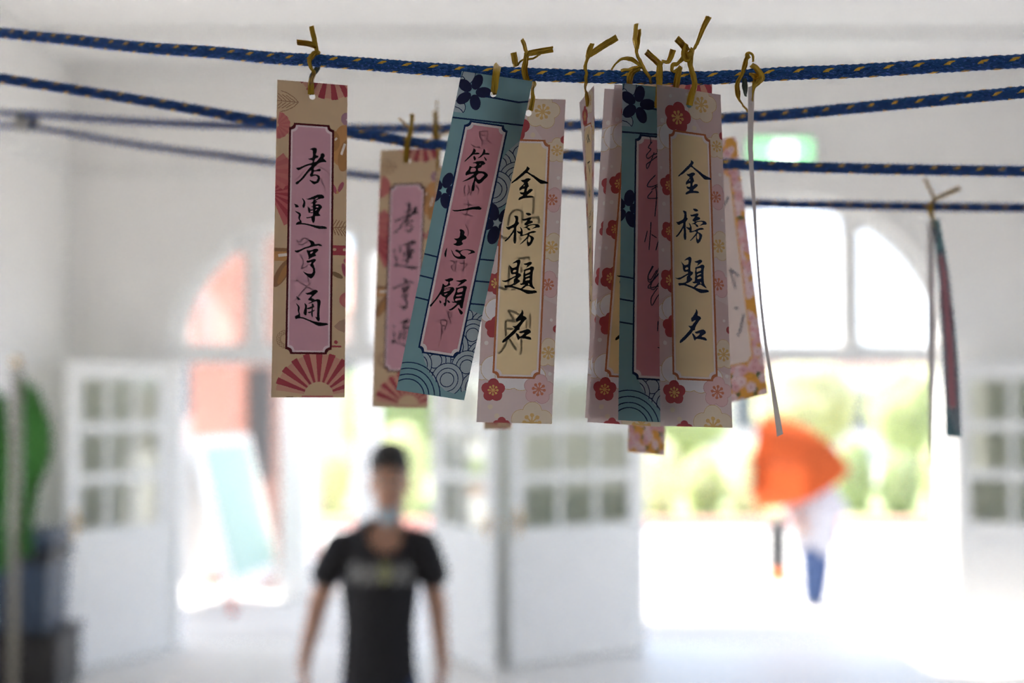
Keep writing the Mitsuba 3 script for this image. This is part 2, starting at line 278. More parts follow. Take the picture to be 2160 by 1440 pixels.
def leaves(n, c, r, seed, size=0.10):
    g = np.random.default_rng(seed); d = g.normal(size=(n, 3)); d /= np.linalg.norm(d, axis=1, keepdims=True)
    lump = 0.75 + 0.35 * meshkit.fbm(d * 2.2 + seed, 3); p = np.array(c) + d * np.array(r) * (lump * g.uniform(0.55, 1.0, n) ** 0.4)[:, None]
    a = g.normal(size=(n, 3)); a /= np.linalg.norm(a, axis=1, keepdims=True); b = np.cross(a, g.normal(size=(n, 3))); b /= np.linalg.norm(b, axis=1, keepdims=True)
    s = size * g.uniform(0.7, 1.3, n)[:, None]
    v = np.stack([p - a * s, p + b * s * 0.45, p + a * s, p - b * s * 0.45], 1).reshape(-1, 3); k = np.arange(n) * 4
    return trimesh.Trimesh(v, np.vstack([np.stack([k, k + 1, k + 2], 1), np.stack([k, k + 2, k + 3], 1)]), process=False)
for i, (px, r, h, m, lab) in enumerate([(1390, 0.42, 1.25, 'leaf_yellow', 'pale yellow-green bush beside the door leaf in the right doorway'), (1485, 0.42, 1.0, 'leaf_light', 'light green bush second from the left in the right doorway'),
        (1580, 0.42, 1.2, 'leaf_yellow', 'pale bush behind the orange umbrella'), (1800, 0.40, 1.15, 'leaf_mid', 'green bush right of the orange umbrella'), (1898, 0.38, 1.05, 'leaf_mid', 'darker green bush second from the right jamb'), (1990, 0.42, 1.2, 'leaf_light', 'light green bush beside the right jamb'),
        (850, 0.5, 1.5, 'leaf_light', 'bright green bush right of the man\'s head'), (690, 0.45, 1.1, 'leaf_yellow', 'pale bush left of the man\'s head')]):
    c = at_y(px, 1000, 25.6 + 0.5 * (i % 2)); k = thing('bush', lab, 'bush', 'bushes along the planting bed')
    put('foliage', leaves(1500, (c[0], c[1], -0.3 + h * 0.55), (r, r * 1.2, h * 0.62), 20 + i, 0.075), m, k); put('stem', rod((c[0], c[1], -0.4), (c[0], c[1], h * 0.6), 0.05), 'bark', k)
for i, (px, y, z, r, m, lab) in enumerate([(1430, 30, 1.5, 1.1, 'leaf_light', 'pale green tree behind the bushes at the left of the right doorway'), (1700, 33, 1.6, 1.2, 'leaf_yellow', 'yellow-green tree behind the orange umbrella'), (1940, 31, 1.5, 1.1, 'leaf_light', 'light tree behind the bushes beside the right jamb'),
        (845, 28, 1.5, 1.3, 'leaf_mid', 'green tree standing behind the man\'s head')]):
    c = at_y(px, 900, y); k = thing('tree', lab, 'tree', 'trees behind the bushes')
    put('crown', leaves(2600, (c[0], y, z), (r, r, r * 0.95), 50 + i, 0.16), m, k); put('trunk', tube(spline([(c[0], y, -0.4), (c[0] + 0.06, y, 0.8), (c[0] - 0.03, y, 1.2), (c[0], y, z)], 12), np.linspace(0.14, 0.06, 12)), 'bark', k, smooth=40)
# folding board sign outside the left doorway
ab = thing('board_sign', 'leaning white-framed board sign with a pale mint face outside the left doorway', 'sign')
def slab(q, th, inset=(0, 0, 0, 0)):
    """q: four corners tl, tr, br, bl; a slab of thickness th; inset as fractions left, top, right, bottom"""
    tl, tr, br, bl = [np.array(x, float) for x in q]; f = lambda u, v: (tl * (1 - u) + tr * u) * (1 - v) + (bl * (1 - u) + br * u) * v
    l, t, r_, b_ = inset; c = [f(l, t), f(1 - r_, t), f(1 - r_, 1 - b_), f(l, 1 - b_)]; n = np.cross(tr - tl, bl - tl); n /= np.linalg.norm(n)
    return trimesh.convex.convex_hull(np.array(c + [p + n * th for p in c]))
q = [(-2.83, 12.6, 1.53), (-2.56, 13.9, 1.53), (-2.24, 13.9, 0.20), (-2.49, 12.6, 0.14)]
put('frame', slab(q, 0.03), 'white_gloss', ab); fq = [tuple(np.array(p) + np.array((0.012, -0.008, 0.004))) for p in q]; put('face', slab(fq, 0.012, (0.14, 0.06, 0.10, 0.09)), 'mint', ab, label='pale mint writing face')
q2 = [(-2.86, 12.6, 1.53), (-2.59, 13.9, 1.53), (-2.90, 13.9, 0.20), (-3.18, 12.6, 0.14)]; put('back_panel', slab(q2, -0.02), 'white_gloss', ab)
for p, e in ((q[3], (-2.45, 12.6, -0.02)), (q[2], (-2.21, 13.88, -0.02)), (q2[3], (-3.22, 12.6, -0.02)), (q2[2], (-2.93, 13.88, -0.02))): put('leg', rod(p, e, 0.03), 'red_wood', ab)
# bollard
bl = thing('bollard', 'slim dark post with an orange foot left of the person outdoors', 'post')
bp = at_y(1641, 1205, 17.6); put('post', rod((bp[0], 17.6, -0.3), (bp[0], 17.6, 0.27), 0.12, 16), 'dark_metal', bl, smooth=40); put('foot', rod((bp[0], 17.6, -0.4), (bp[0], 17.6, -0.24), 0.125, 16), 'orange_cloth', bl, smooth=40)
put('cap', moved(trimesh.creation.icosphere(2, 0.12), (bp[0], 17.6, 0.27)), 'dark_metal', bl, smooth=True)

# ---------------------------------------------------------------- people
def hand_chains(w, side, z_dir=-1, scale=1.0, curl=0.35):
    """palm, four fingers and a thumb hanging from the wrist w = (x, y, z); side: -1 or 1, the way the back of the hand faces"""
    x, y, z = w; k = scale; ch = [[(x, y, z, 0.026 * k), (x, y - 0.005, z - 0.035 * k, 0.024 * k)]]
    kn = [(x, y - 0.032 * k + i * 0.021 * k, z - 0.085 * k + 0.004 * abs(i - 1)) for i in range(4)]
    for i, q in enumerate(kn):
        ch.append([(x, y - 0.005, z - 0.03 * k, 0.018 * k), (*q, 0.0115 * k)])
        L = (0.036, 0.041, 0.038, 0.030)[i] * k; c = curl
        p1 = (q[0] - side * 0.008, q[1], q[2] - L); p2 = (p1[0] - side * 0.016 * (c / 0.35), q[1] - 0.002, p1[2] - L * 0.62); p3 = (p2[0] - side * 0.018, q[1] - 0.003, p2[2] - L * 0.42)
        ch.append([(*q, 0.0098 * k), (*p1, 0.0088 * k), (*p2, 0.0082 * k), (*p3, 0.0074 * k)])
    t0 = (x, y - 0.022 * k, z - 0.025 * k); t1 = (x - side * 0.012, y - 0.05 * k, z - 0.055 * k); t2 = (t1[0] - side * 0.01, y - 0.058 * k, z - 0.088 * k)
    ch.append([(*t0, 0.015 * k), (*t1, 0.0105 * k), (*t2, 0.009 * k)])
    return ch
MX, MY = float(at_y(812, 820, 5.7)[0]), 5.7
man = thing('person', 'person in a black printed t-shirt, mask under the chin, walking in from the left doorway', 'person')
sh_l, sh_r = (-0.175, 0, 1.338), (0.150, 0, 1.345); el_l, el_r = (-0.262, 0.02, 1.13), (0.205, 0.03, 1.12); wr_l, wr_r = (-0.312, -0.04, 0.90), (0.232, 0.0, 0.885)
HX = 0.020
body = [[(HX * 0.6, 0.01, 1.36, 0.065, 0.06), (HX * 0.8, 0.012, 1.44, 0.055, 0.056), (HX, -0.01, 1.51, 0.056, 0.062)],
        [(HX, -0.015, 1.60, 0.074, 0.092), (HX, -0.02, 1.66, 0.072, 0.088)], [(HX, -0.015, 1.60, 0.074, 0.09), (HX, -0.055, 1.505, 0.042, 0.04)], [(HX, -0.01, 1.53, 0.058, 0.07), (HX, -0.015, 1.61, 0.072, 0.09)],
        [(HX, -0.103, 1.60, 0.010), (HX, -0.122, 1.565, 0.016), (HX, -0.105, 1.555, 0.014)], [(HX - 0.074, 0.0, 1.60, 0.010, 0.02), (HX - 0.080, 0.005, 1.56, 0.008, 0.014)], [(HX + 0.074, 0.0, 1.60, 0.010, 0.02), (HX + 0.080, 0.005, 1.56, 0.008, 0.014)],
        [(-0.11, 0, 1.32, 0.05), (0.09, 0, 1.32, 0.05)], [(-0.015, 0.0, 1.30, 0.125, 0.083), (HX * 0.6, 0.005, 1.385, 0.06, 0.055)], [(-0.075, 0.015, 1.365, 0.035), (HX * 0.8, 0.015, 1.43, 0.05)], [(0.09, 0.015, 1.365, 0.035), (HX * 0.8, 0.015, 1.43, 0.05)], [(*sh_l, 0.040), (*el_l, 0.042), (*wr_l, 0.027)], [(*sh_r, 0.040), (*el_r, 0.042), (*wr_r, 0.027)]]
skin_mesh = bones(body + hand_chains(wr_l, -1) + hand_chains(wr_r, 1), 0.012, 8)
put('body', moved(skin_mesh, (MX, MY, 0)), 'skin', man, smooth=True)
shirt = bones([[(-0.015, 0.0, 1.315, 0.150, 0.097), (-0.018, -0.005, 1.20, 0.158, 0.115)], [(-0.018, -0.005, 1.20, 0.158, 0.115), (-0.02, 0, 1.02, 0.140, 0.105), (-0.02, 0, 0.80, 0.152, 0.115)],
               [(-0.075, 0.01, 1.372, 0.050, 0.06), (sh_l[0] + 0.005, 0, 1.335, 0.066)], [(0.07, 0.01, 1.377, 0.050, 0.06), (sh_r[0] - 0.005, 0, 1.342, 0.066)],
               [(*sh_l, 0.067), (-0.232, 0.012, 1.235, 0.066)], [(*sh_r, 0.067), (0.19, 0.012, 1.235, 0.066)], [(-0.06, 0.03, 1.385, 0.045), (0.06, 0.03, 1.385, 0.045)]], 0.018, 10, cut=(HX * 0.6, -0.075, 1.425, 0.088, 0.085, 0.105))
put('t_shirt', moved(shirt, (MX, MY, 0)), 'black_cloth', man, smooth=True, label='black t-shirt with a blurred grey print')
jeans = bones([[(-0.02, 0, 0.93, 0.118, 0.09), (-0.095, 0, 0.80, 0.080)], [(-0.02, 0, 0.93, 0.118, 0.09), (0.06, 0, 0.80, 0.080)], [(-0.095, 0, 0.80, 0.080), (-0.11, -0.13, 0.48, 0.062), (-0.11, -0.02, 0.10, 0.052)], [(0.06, 0, 0.80, 0.080), (0.08, 0.10, 0.48, 0.062), (0.08, 0.28, 0.13, 0.052)]], 0.025, 8)
put('jeans', moved(jeans, (MX, MY, 0)), 'denim', man, smooth=True, label='blue jeans')
for x, y, z in ((-0.11, -0.05, 0), (0.08, 0.25, 0.0)): put('shoe', moved(bones([[(x, y + 0.05, 0.045, 0.043), (x, y - 0.13, 0.035, 0.034)], [(x, y + 0.04, 0.09, 0.045), (x, y + 0.04, 0.05, 0.043)]], 0.02, 4), (MX, MY, 0)), 'shoe', man, smooth=True)
hair = bones([[(HX, 0.0, 1.655, 0.082, 0.095), (HX, -0.005, 1.69, 0.078, 0.092)], [(HX, 0.03, 1.60, 0.079, 0.075), (HX, 0.02, 1.66, 0.084, 0.085)], [(HX - 0.03, -0.085, 1.685, 0.030), (HX + 0.035, -0.085, 1.685, 0.030)], [(HX - 0.05, -0.06, 1.665, 0.028), (HX - 0.055, -0.02, 1.68, 0.03)], [(HX + 0.05, -0.06, 1.665, 0.028), (HX + 0.055, -0.02, 1.68, 0.03)]], 0.012, 5)
hv = hair.vertices; hv[:] += (0.006 * (meshkit.fbm(hv * 60, 2) - 0.5))[:, None] * np.array([1, 1, 1.5])
put('hair', moved(hair, (MX, MY, 0)), 'hair', man, smooth=True, label='short black hair')
mask = bones([[(HX - 0.024, -0.066, 1.497, 0.022, 0.02), (HX + 0.024, -0.066, 1.497, 0.022, 0.02)], [(HX - 0.024, -0.058, 1.462, 0.022, 0.02), (HX + 0.024, -0.058, 1.462, 0.022, 0.02)], [(HX - 0.026, -0.064, 1.497, 0.021), (HX - 0.024, -0.056, 1.460, 0.021)], [(HX, -0.078, 1.492, 0.02), (HX, -0.066, 1.452, 0.022)], [(HX + 0.026, -0.064, 1.497, 0.021), (HX + 0.024, -0.056, 1.460, 0.021)]], 0.01, 6)
mk = put('face_mask', moved(mask, (MX, MY, 0)), 'mask_blue', man, smooth=True, label='pale blue face mask pulled down to the chin')
for s in (-1, 1):
    put('ear_loop', moved(tube(spline([(HX + s * 0.055, -0.065, 1.49), (HX + s * 0.078, -0.02, 1.53), (HX + s * 0.084, 0.008, 1.585)], 10), 0.002, 6), (MX, MY, 0)), 'white_cloth', mk)
    ey = moved(trimesh.creation.icosphere(2, 0.011), (MX + HX + s * 0.032, MY - 0.094, 1.60)); put('eye', ey, 'eye_white', man, smooth=True); put('iris', moved(trimesh.creation.icosphere(1, 0.0055), (MX + HX + s * 0.032, MY - 0.1015, 1.60)), 'hair', man, smooth=True)
    put('eyebrow', moved(tube(spline([(HX + s * 0.014, -0.104, 1.622), (HX + s * 0.034, -0.102, 1.628), (HX + s * 0.052, -0.090, 1.622)], 8), 0.0045, 6), (MX, MY, 0)), 'hair', man)
put('mouth', moved(tube(spline([(HX - 0.024, -0.088, 1.533), (HX, -0.099, 1.531), (HX + 0.024, -0.088, 1.533)], 8), 0.0055, 8), (MX, MY, 0)), 'lip', man)
# the print on the chest: pale rounded marks too blurred to read, laid on the cloth
def on_chest(poly, th):
    m = extrude(poly, th); m = m.subdivide_to_size(0.012); v = m.vertices.copy()
    o = np.column_stack([v[:, 0], np.full(len(v), -0.4), v[:, 1]]); loc, ri, _ = shirt.ray.intersects_location(o, np.tile([0, 1.0, 0], (len(v), 1)), multiple_hits=False)
    yy = np.full(len(v), np.median(loc[:, 1])); yy[ri] = loc[:, 1]
    m.vertices = np.column_stack([v[:, 0], yy - 0.002 - v[:, 2], v[:, 1]]); m.fix_normals(); return m
marks = []
for i, x in enumerate(np.linspace(-0.112, 0.094, 6)):
    c = (x, 1.246 + 0.004 * math.cos(i * 2.1)); g = affinity.scale(Point(0, 0).buffer(0.022), 0.9, 1.75); g = g.difference(affinity.scale(Point(0, 0).buffer(0.0085), 0.8, 2.2)); marks.append(affinity.translate(g, *c))
for i, g in enumerate(marks): put('chest_print', moved(on_chest(g, 0.0015), (MX, MY, 0)), 'print_yellow' if i == 3 else 'print_grey', man)

PX, PY = float(at_y(1716, 820, 15.6)[0]), 15.6
pr = thing('person', 'person in a white top and blue jeans outdoors under the orange umbrella', 'person'); GZ = -0.4
pb = [[(0, 0, 1.20, 0.10, 0.08), (0, 0, 1.36, 0.06, 0.06), (0, -0.01, 1.50, 0.075, 0.09), (0, -0.01, 1.55, 0.07, 0.085)], [(0, -0.09, 1.49, 0.012), (0, -0.10, 1.465, 0.014)], [(-0.17, 0, 1.28, 0.045), (-0.24, -0.02, 1.04, 0.036), (-0.17, -0.16, 0.98, 0.028)], [(0.17, 0, 1.28, 0.045), (0.26, 0.0, 1.04, 0.036), (0.24, -0.05, 0.82, 0.026)], [(-0.17, 0, 1.27, 0.05), (0.17, 0, 1.27, 0.05)]]
put('body', moved(bones(pb + hand_chains((0.24, -0.05, 0.82), 1) + hand_chains((-0.17, -0.16, 0.98), -1, curl=0.9), 0.014, 6), (PX, PY, GZ)), 'skin', pr, smooth=True)
top = bones([[(0, 0, 1.25, 0.16, 0.10), (0, 0, 1.02, 0.26, 0.15), (0, 0, 0.74, 0.25, 0.16)], [(-0.16, 0, 1.28, 0.07), (-0.28, -0.01, 1.05, 0.085)], [(0.16, 0, 1.28, 0.07), (0.29, 0, 1.05, 0.085)]], 0.025, 8)
put('top', moved(top, (PX, PY, GZ)), 'white_cloth', pr, smooth=True, label='loose white top')
put('jeans', moved(bones([[(-0.05, 0, 0.78, 0.11), (-0.05, -0.08, 0.45, 0.12), (-0.02, -0.02, 0.10, 0.115)], [(0.07, 0, 0.78, 0.11), (0.07, 0.05, 0.45, 0.12), (0.05, 0.16, 0.11, 0.115)]], 0.03, 6), (PX, PY, GZ)), 'denim', pr, smooth=True)
for x, y in ((-0.03, -0.05), (0.04, 0.13)): put('shoe', moved(bones([[(x, y + 0.05, 0.04, 0.04), (x, y - 0.11, 0.032, 0.032)], [(x, y + 0.04, 0.10, 0.045), (x, y + 0.04, 0.05, 0.04)]], 0.03, 3), (PX, PY, GZ)), 'shoe', pr, smooth=True)
put('hair', moved(bones([[(0, 0.02, 1.53, 0.085, 0.085), (0, 0.0, 1.59, 0.082, 0.095)], [(0, 0.05, 1.36, 0.07, 0.04), (0, 0.04, 1.52, 0.085, 0.07)]], 0.02, 5), (PX, PY, GZ)), 'hair', pr, smooth=True)
for s in (-1, 1): put('eye', moved(trimesh.creation.icosphere(1, 0.011), (PX + s * 0.03, PY - 0.085, GZ + 1.51)), 'eye_white', pr, smooth=True)
put('mouth', moved(rod((-0.02, -0.088, 1.435), (0.02, -0.088, 1.435), 0.005, 8), (PX, PY, GZ)), 'lip', pr)
um = thing('umbrella', 'orange umbrella tilted sideways over the person in white outdoors', 'umbrella')
apex, mid = at_y(1792, 990, 15.25), at_y(1600, 972, 15.25); ax = apex - mid; Lx = np.linalg.norm(ax); ax /= Lx
e1 = np.cross(ax, [0, 1, 0]); e1 /= np.linalg.norm(e1); e2 = np.cross(ax, e1); R = 0.50
def canopy_pt(k, t, off=0.0): a = k * math.pi / 4; rr = R * math.sin(t * math.pi / 2) ** 0.9; return apex - ax * (Lx * t ** 1.25 * (1.0 if k % 1 == 0 else 0.97) + off) + rr * (math.cos(a) * e1 + math.sin(a) * e2) * (1 if k % 1 == 0 else 0.95)
for k in range(8):
    us, ts = np.linspace(k, k + 1, 5), np.linspace(0.02, 1, 12); top_ = [[canopy_pt(u, t) for u in us] for t in ts]; low = [[canopy_pt(u, t, 0.004) for u in us] for t in ts]; vv = np.array(top_ + low).reshape(-1, 3); f = []
    for i in range(11):
        for j in range(4):
            a_ = i * 5 + j; o = 60; f += [(a_, a_ + 1, a_ + 6), (a_, a_ + 6, a_ + 5), (o + a_, o + a_ + 6, o + a_ + 1), (o + a_, o + a_ + 5, o + a_ + 6)]
    put('canopy_panel', trimesh.Trimesh(vv, f, process=False), 'orange_umbrella', um, smooth=True)
    put('rib', tube([canopy_pt(k, t, 0.012) for t in np.linspace(0.03, 1.0, 10)], 0.004, 6), 'dark_metal', um)
scene['orange_umbrella'] = {'type': 'principledthin', 'base_color': {'type': 'rgb', 'value': [0.38, 0.075, 0.025]}, 'roughness': 0.6, 'diff_trans': 0.5}
hnd = np.array([PX - 0.17, PY - 0.17, GZ + 0.93]); put('shaft', tube([apex + ax * 0.05, apex - ax * 0.3, mid * 0.5 + hnd * 0.5 + np.array([0.1, 0, 0.05]), hnd], 0.008, 8), 'dark_metal', um)
put('handle', tube(spline([hnd, hnd + (-0.01, 0, -0.09), hnd + (-0.05, 0, -0.12), hnd + (-0.08, 0, -0.08)], 12), 0.014, 10), 'tan_wood', um, smooth=True)

# ---------------------------------------------------------------- braided ropes
mat('rope_blue', (0.008, 0.068, 0.25), 0.75, sheen=1.0, sheen_tint=1.0); mat('rope_gold', (0.78, 0.46, 0.05), 0.35, metallic=0.35)
scene['rope_fuzz'] = {'type': 'principledthin', 'base_color': {'type': 'rgb', 'value': [0.22, 0.38, 0.95]}, 'roughness': 0.6, 'diff_trans': 1.0}
LAY, RAD = 0.055, 0.0031      # sixteen strands, eight each way, with flat gold thread between them
def rope_frames(path):
    t = np.gradient(path, axis=0); t /= np.linalg.norm(t, axis=1, keepdims=True)
    b = np.cross(t, [0, 0, 1.0]); b /= np.linalg.norm(b, axis=1, keepdims=True); return t, b, np.cross(b, t)
def resample(path, step):
    s = np.concatenate([[0], np.cumsum(np.linalg.norm(np.diff(path, axis=0), axis=1))]); q = np.arange(0, s[-1], step); return np.stack([np.interp(q, s, path[:, k]) for k in range(3)], 1), q
def strand(path, s, k, way, w, th, sides, lift=0.0):
    t, b, n = rope_frames(path); ang = way * 2 * np.pi * s / LAY + k * np.pi / 4
    r = RAD * 0.76 + way * 0.00040 * np.cos(16 * np.pi * s / LAY) + lift
    rad = np.cos(ang)[:, None] * n + np.sin(ang)[:, None] * b; tan = -np.sin(ang)[:, None] * n + np.cos(ang)[:, None] * b
    c = path + rad * r[:, None]; slope = way * 2 * np.pi * (RAD * 0.7) / LAY; d = t + slope * tan; d /= np.linalg.norm(d, axis=1, keepdims=True); wd = np.cross(rad, d)
    a = np.arange(sides) * 2 * np.pi / sides + np.pi / sides
    v = c[:, None] + np.cos(a)[None, :, None] * wd[:, None] * w + np.sin(a)[None, :, None] * rad[:, None] * th
    i, j = np.meshgrid(np.arange(len(c) - 1), np.arange(sides), indexing='ij'); kk = (j + 1) % sides
    q = np.stack([i * sides + j, i * sides + kk, (i + 1) * sides + kk, (i + 1) * sides + j], -1).reshape(-1, 4)
    return trimesh.Trimesh(v.reshape(-1, 3), np.vstack([q[:, [0, 1, 2]], q[:, [0, 2, 3]]]), process=False)
def gold_floats(path, s):
    """where the flat gold thread comes to the surface: four rows round the rope, neighbours half a step apart"""
    t, b, n = rope_frames(path); vs, fs, at, pitch = [], [], 0, 0.0138; g = np.random.default_rng(3); m = 7
    for row in range(4):
        for z in np.arange(0.01 + (row % 2) * pitch / 2, s[-1] - 0.01, pitch):
            z = z + g.normal(0, 0.0003); w = np.linspace(-1, 1, m); q = z + w * 0.0018; I = lambda X: np.stack([np.interp(q, s, X[:, k]) for k in range(3)], 1)
            p_, t_, b_, n_ = I(path), I(t), I(b), I(n); ang = math.radians(86 + 90 * row) + 0.55 * (z - s[-1] / 2) + g.normal(0, 0.05) - (q - z) * 25
            rad = np.cos(ang)[:, None] * n_ + np.sin(ang)[:, None] * b_; tan = -np.sin(ang)[:, None] * n_ + np.cos(ang)[:, None] * b_
            r = RAD + 0.00030 - 0.0005 * np.abs(w) ** 3; skew = np.array([-1, 1.0])
            for k, e in enumerate((-1, 1)):
                vs.append(p_ + rad * (r - 0.00012)[:, None] + tan * e * 0.00092 - t_ * e * 0.0012)
            vs.append(p_ + rad * (r + 0.00008)[:, None]); o = at
            for i in range(m - 1):
                for c0, c1 in ((0, 2), (2, 1)): a_, b2 = o + c0 * m + i, o + c1 * m + i; fs += [(a_, a_ + 1, b2 + 1), (a_, b2 + 1, b2)]
            at += 3 * m
    return trimesh.Trimesh(np.vstack(vs), np.array(fs), process=False)
ROPES = {}
def rope(label, pts, fuzz_seed):
    p3 = np.array([P(*q) for q in pts]); near = spline(p3, 400)
    def out(a, d, X):                                        # on to the wall, sagging a little
        d = d / np.linalg.norm(d); n = abs((X - a[0]) / d[0]); u = np.linspace(0, 1, 40)[1:, None]; return a + d * n * u + np.array([0, 0, 0.10]) * u ** 2
    left = out(near[0], near[0] - near[12], WX0 + 0.045)[::-1]; right = out(near[-1], near[-1] - near[-13], WX1 - 0.045)
    key = thing('braided_rope', label, 'rope', 'blue and gold braided ropes'); full = np.vstack([left, near, right])
    ROPES[key] = near
    fine, s = resample(full, LAY / 32); x = fine[:, 0]; inside = np.abs(x) < 0.38 * np.maximum(fine[:, 1], 0.3) + 0.02
    i0, i1 = np.nonzero(inside)[0][[0, -1]]
    segs = [(slice(i0, i1 + 1), 1, 5)] + [(slice(0, i0 + 1), 3, 4), (slice(i1, len(fine)), 3, 4)]
    for gold in (False, True):
        ms = []
        for sl, st_, sides in segs:
            pp, ss = fine[sl][::st_], s[sl][::st_]
            if len(pp) < 4: continue
            if not gold: ms += [strand(pp, ss, k, w, 0.00098, 0.00068, sides) for k in range(8) for w in (1, -1)]
        if gold: ms = [gold_floats(fine, s)]
        put('gold_thread' if gold else 'blue_braid', cat_(ms), 'rope_gold' if gold else 'rope_blue', key, smooth=not gold, label='flat gold thread woven through the braid' if gold else None)
    g = np.random.default_rng(fuzz_seed); n = 16000; fp_, _ = resample(near, 0.0004); ii = g.integers(2, len(fp_) - 2, n); t, b, nn = rope_frames(fp_)
    an = np.where(g.random(n) < 0.5, g.uniform(0, 2 * np.pi, n), g.normal(np.pi, 0.7, n)); rad = np.cos(an)[:, None] * nn[ii] + np.sin(an)[:, None] * b[ii]; base = fp_[ii] + rad * RAD * 0.92
    d1 = t[ii] * g.normal(0, 1, n)[:, None] + rad * g.uniform(0.1, 0.5, n)[:, None]; d1 /= np.linalg.norm(d1, axis=1, keepdims=True); L = g.uniform(0.0006, 0.0018, n)[:, None]; sd = np.cross(d1, rad) * 0.00013
    v = np.stack([base - sd, base + sd, base + d1 * L + sd * 0.5, base + d1 * L - sd * 0.5], 1).reshape(-1, 3); k4 = np.arange(n) * 4
    put('fuzz', trimesh.Trimesh(v, np.vstack([np.stack([k4, k4 + 1, k4 + 2], 1), np.stack([k4, k4 + 2, k4 + 3], 1)]), process=False), 'rope_fuzz', key, kind='stuff')
    for e, X in ((full[0], WX0), (full[-1], WX1)):
        sx = 1 if X < 0 else -1
        struct('hook', cat_([rod((X, e[1], e[2]), (X + sx * 0.05, e[1], e[2]), 0.006), moved(trimesh.creation.icosphere(2, 0.012), (X + sx * 0.05, e[1], e[2]))]), 'dark_metal', 'wall_left' if X < 0 else 'wall_right', smooth=40)
    return key
rope('front blue and gold braided rope, thickest and sharpest of the four', [(-60, 62, .90), (0, 69, .88), (150, 84, .84), (300, 100, .80), (450, 110, .77), (562, 121, .75), (660, 127, .733), (760, 134, .722), (900, 145, .710), (1050, 154, .702), (1240, 161, .6955), (1400, 164, .694), (1500, 164, .690), (1660, 155, .680), (1800, 150, .670), (2000, 138, .658), (2160, 128.5, .648), (2220, 124, .645)], 1)
rope('blue and gold rope that carries the blurred orange tag, second at the left edge', [(-60, 155, .89), (0, 165, .885), (300, 212, .875), (560, 256, .87), (780, 286, .866), (860, 299, .866), (940, 307, .863), (1200, 327, .86), (1260, 331, .858), (1600, 349, .852), (1800, 355, .85), (2000, 359, .852), (2160, 361, .855), (2220, 362, .857)], 2)
rope('blue and gold rope rising to the right edge just under the front rope', [(-60, 234, 1.58), (0, 238, 1.52), (100, 243, 1.44), (300, 257, 1.31), (560, 267, 1.17), (780, 271, 1.07), (960, 270, 1.0), (1250, 263, .91), (1600, 245, .84), (1800, 228, .80), (2000, 209, .765), (2160, 194, .742), (2220, 187, .735)], 3)
rope('farthest and lowest blue rope, carrying the lone tag at the right', [(-60, 259, 1.66), (0, 264, 1.62), (100, 273, 1.55), (300, 307, 1.44), (570, 341, 1.33), (780, 371, 1.26), (1190, 404, 1.15), (1590, 428, 1.09), (1800, 433, 1.06), (1965, 436, 1.04), (2160, 438, 1.02), (2220, 438, 1.015)], 4)
# the cord that ties the two far ropes together at the left
kn = thing('rope_knot', 'dark knot joining the two far ropes near the left edge', 'knot')
a, b = P(56, 241, 1.48), P(56, 269, 1.585)
for i in range(4):
    u = np.linspace(0, 1, 24); c = (a + b) / 2; L = (b - a) / 2; ang = u * 2 * np.pi; off = np.array([0.004 * (i - 1.5), 0, 0])
    put('cord_turn', tube([c + off + L * 1.10 * math.cos(t) + np.array([0.006, 0, 0.004]) * math.sin(t) for t in ang], 0.0022, 6), 'dark_metal', kn)
put('lump', moved(trimesh.creation.icosphere(2, 0.006), (a + b) / 2), 'rope_blue', kn, smooth=True)

# ---------------------------------------------------------------- paper tags: the printed designs
W, H = 150.0, 662.0

